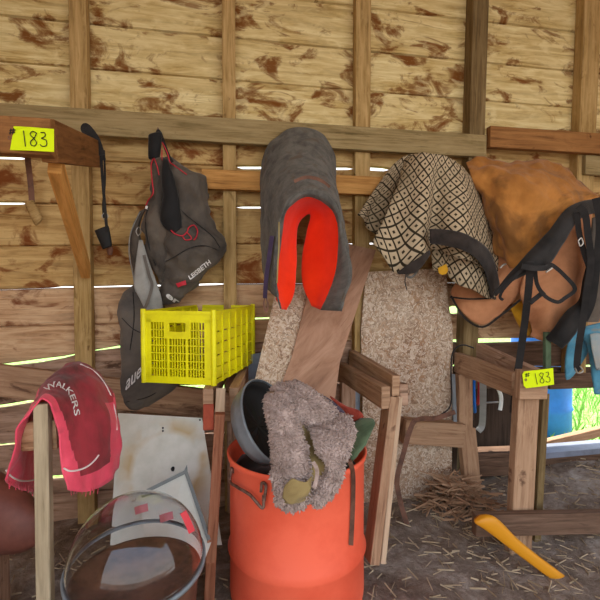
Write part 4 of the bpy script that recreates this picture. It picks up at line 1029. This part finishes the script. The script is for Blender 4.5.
for k in range(16):
    x = 38+k*4 if k > 7 else 8+k*3.4; y0 = 492 if k > 7 else 484+k*.9
    if 34 < x < 66: continue
    add_tube(bm, [sf3(x, y0-4, .002, 1.1), P(x+rn.uniform(-1.5, 1.5), y0+rn.uniform(1, 5), 1.09 if x < 60 else 1.13)], .0012, 5)
obj('fringe', bm, 'redcloth', r)
# ------------------------------------------------------------------ brown leather seat bottom left
rings = [(-50, 456, -22, 464, 1.42, .06), (-60, 470, 6, 476, 1.40, .14), (-70, 486, 30, 494, 1.38, .18), (-72, 510, 44, 514, 1.37, .2), (-66, 532, 44, 534, 1.37, .2), (-50, 546, 30, 546, 1.37, .12)]
o = obj('saddle', loft_bm(rings, 32, 30, .002, 6, 3), 'brownleather', smooth=True); tag(o, 'rounded red-brown leather saddle in the bottom left corner beneath the red cover', 'saddle')
c0 = P(-16, 546, 1.37)
bm = beam(Vector((c0.x, c0.y, .07)), Vector((c0.x, c0.y, c0.z+.03)), .10, .10)
o = obj('wooden_block', bm, 'siding_low'); tag(o, 'dark wooden post standing under the leather saddle', 'post')
# ------------------------------------------------------------------ white boards and clear dome
o = panel('white_board', [(118, 413, 1.80), (202, 418, 1.80), (222, 545, 1.60), (110, 545, 1.60)], .006, 'ring', uvdir=1)
tag(o, 'large white board with an ochre ring stain leaning under the yellow crate', 'board')
bm = bmesh.new()
wb = surf([o])
for x, y in ((163, 428), (163, 431), (200, 420)): add_tube(bm, [wb(x, y, .001), wb(x, y, .004)], .004)
obj('screw_hole', bm, 'ink', o)
bm = bmesh.new(); add_tube(bm, [wb(172, 469, .001), wb(174, 469, .004)], .009, 4); obj('dark_clip', bm, 'ink', o)
r = thing('framed_board', 'white board edged with a grey strip leaning in front of the ring-stained board', 'board')
pp = [(140, 492, 1.52), (186, 468, 1.56), (212, 540, 1.44), (200, 572, 1.38), (150, 590, 1.35)]
panel('white_panel', pp, .006, 'board', r)
obj('edge_strip', tube([(142, 493.5, 1.508), (185, 472, 1.545), (186, 472, 1.545), (209, 540, 1.43)], 0, flat=(.006, .003), sub=2), 'greyframe', r)
# dome
dc = P(137, 562, 1.12)
r = thing('clear_dome', 'clear plastic dome with a red mark at the bottom left of the barrel', 'dome')
prof = [(.166*math.cos(a), .166*math.sin(a)*1.03) for a in [k*math.pi/2/18 for k in range(19)]]
obj('shell', lathe(prof, dc, (.0, -.1, 1), 56), 'clear', r, smooth=True, solid=.003)
obj('rim', lathe([(.166, -.006), (.174, -.006), (.174, .004), (.166, .004), (.166, -.006)], dc, (0, -.1, 1), 56), 'tubgrey', r, smooth=True)
rd = obj('red_mark', tube([P(183, 512, 1.07), P(187, 520, 1.07), P(192, 532, 1.07)], 0, flat=(.008, .002)), 'redplastic', r)
for k, (x, y, dd) in enumerate(((141, 509, 1.20), (166, 517, 1.20))):
    obj('red_mark', tube([P(x-6, y+2, dd), P(x, y, dd-.006), P(x+7, y-2, dd)], 0, flat=(.010, .001)), 'redmark_dull', r)
o = obj('round_tub', lathe([(0, 0), (.12, 0), (.125, .01), (.155, dc.z-.07-.04), (.162, dc.z-.07-.03), (.162, dc.z-.07-.028), (.15, dc.z-.07-.028), (0, dc.z-.07-.04)], (dc.x, dc.y, .07)), 'leather', smooth=True); tag(o, 'brown tub standing under the clear plastic dome', 'tub')
# yellow-orange handle end low right
o = obj('orange_handle', loft_bm([(474, 519, 480, 515, 1.57, .02), (475, 523, 489, 515, 1.56, .03), (487, 531, 500, 521, 1.56, .03), (520, 556, 528, 548, 1.58, .024), (590, 608, 598, 600, 1.6, .022)], 16, 16, 0), 'tape', smooth=True); tag(o, 'orange-yellow handle end leaning up in front of the lower right rail', 'handle')

# ------------------------------------------------------------------ light
W = bpy.data.worlds.new('sky'); SC.world = W; W.use_nodes = True
nt = W.node_tree; bg = nt.nodes['Background']
tcw = nt.nodes.new('ShaderNodeTexCoord'); sp = nt.nodes.new('ShaderNodeSeparateXYZ'); rp = nt.nodes.new('ShaderNodeValToRGB')
nt.links.new(tcw.outputs['Generated'], sp.inputs[0]); nt.links.new(sp.outputs[2], rp.inputs[0])
e = rp.color_ramp.elements; e[0].position = 0; e[0].color = (.95, .95, .92, 1); e[1].position = .7; e[1].color = (.62, .76, 1, 1)
nt.links.new(rp.outputs[0], bg.inputs[0]); bg.inputs[1].default_value = 1.5
su = bpy.data.lights.new('sun', 'SUN'); su.energy = 6.0; su.angle = math.radians(1.5); su.color = (1, .95, .86)
so = bpy.data.objects.new('sun', su); COL.objects.link(so); so.rotation_euler = (math.radians(-12), math.radians(22), 0)
SC.view_settings.view_transform = 'Standard'; SC.view_settings.look = 'None'; SC.view_settings.gamma = 1
SC.view_settings.exposure = .85; SC.view_settings.use_curve_mapping = False

# ------------------------------------------------------------------ sub-parts sit on their part
HOST = {'lettering': None, 'seam': None, 'piping': None, 'handwriting': None, 'eyelet': None, 'buckle': 'strap', 'handle_bracket': 'handle',
        'hide_patch': 'hide_side', 'fringe': None, 'strap_edge': 'shoulder_strap', 'cord_end': 'cord', 'strap_tip': 'hanging_strap', 'lining_corner': None}
for o in [x for x in SC.objects if x.parent and x.parent.type == 'EMPTY' and x.name.split('.')[0] in HOST]:
    want = HOST[o.name.split('.')[0]]; sib = [c for c in o.parent.children if c is not o]
    host = next((c for c in sib if want and c.name.split('.')[0] in (want, 'buckle_strap')), None) if want else sib[0]
    if host: o.parent = host
for o in SC.objects:
    if o.parent is None and o.name.split('.')[0] == 'saddle_rack': o['group'] = 'saddle racks along the wall'
    if o.parent is None and o.name.split('.')[0] == 'auction_tag': o['group'] = 'auction tags'
    if o.parent is None and o.name.split('.')[0] == 'turquoise_boot': o['group'] = 'turquoise boots'
# ------------------------------------------------------------------ one piece, one part
def split_pieces(o):
    bm = bmesh.new(); bm.from_mesh(o.data); bm.verts.ensure_lookup_table(); seen = set(); groups = []
    for v in bm.verts:
        if v in seen: continue
        st = [v]; seen.add(v); g = []
        while st:
            a = st.pop(); g.append(a.index)
            for e in a.link_edges:
                b = e.other_vert(a)
                if b not in seen: seen.add(b); st.append(b)
        groups.append(set(g))
    if len(groups) < 2: bm.free(); return
    bm.free(); src = o.data.copy()
    for i, g in enumerate(groups):
        b = bmesh.new(); b.from_mesh(src); b.verts.ensure_lookup_table()
        bmesh.ops.delete(b, geom=[v for v in b.verts if v.index not in g], context='VERTS')
        if i == 0: b.to_mesh(o.data)
        else:
            c = o.copy(); c.data = bpy.data.meshes.new(o.name); b.to_mesh(c.data)
            for mt in src.materials: c.data.materials.append(mt)
            COL.objects.link(c); c.parent = o.parent
        b.free()
for o in [x for x in SC.objects if x.type == 'MESH' and x.parent and x.name.split('.')[0] in
          ('seam', 'piping', 'buckle', 'handle_bracket', 'cord', 'strap', 'buckle_strap', 'fringe', 'screw_hole', 'edge_binding')]: split_pieces(o)
# ------------------------------------------------------------------ origins at each thing's base
def kids(o):
    for c in o.children:
        yield c
        yield from kids(c)
bpy.context.view_layer.update()
for o in [x for x in SC.objects if x.parent is None and x.type in ('MESH', 'EMPTY')]:
    ms = [m for m in [o]+list(kids(o)) if m.type == 'MESH']
    co = [v.co for m in ms for v in m.data.vertices]
    if not co: continue
    loc = Vector(((min(c.x for c in co)+max(c.x for c in co))/2, (min(c.y for c in co)+max(c.y for c in co))/2, min(c.z for c in co)))
    for m in ms: m.data.transform(Matrix.Translation(-loc))
    o.location = loc
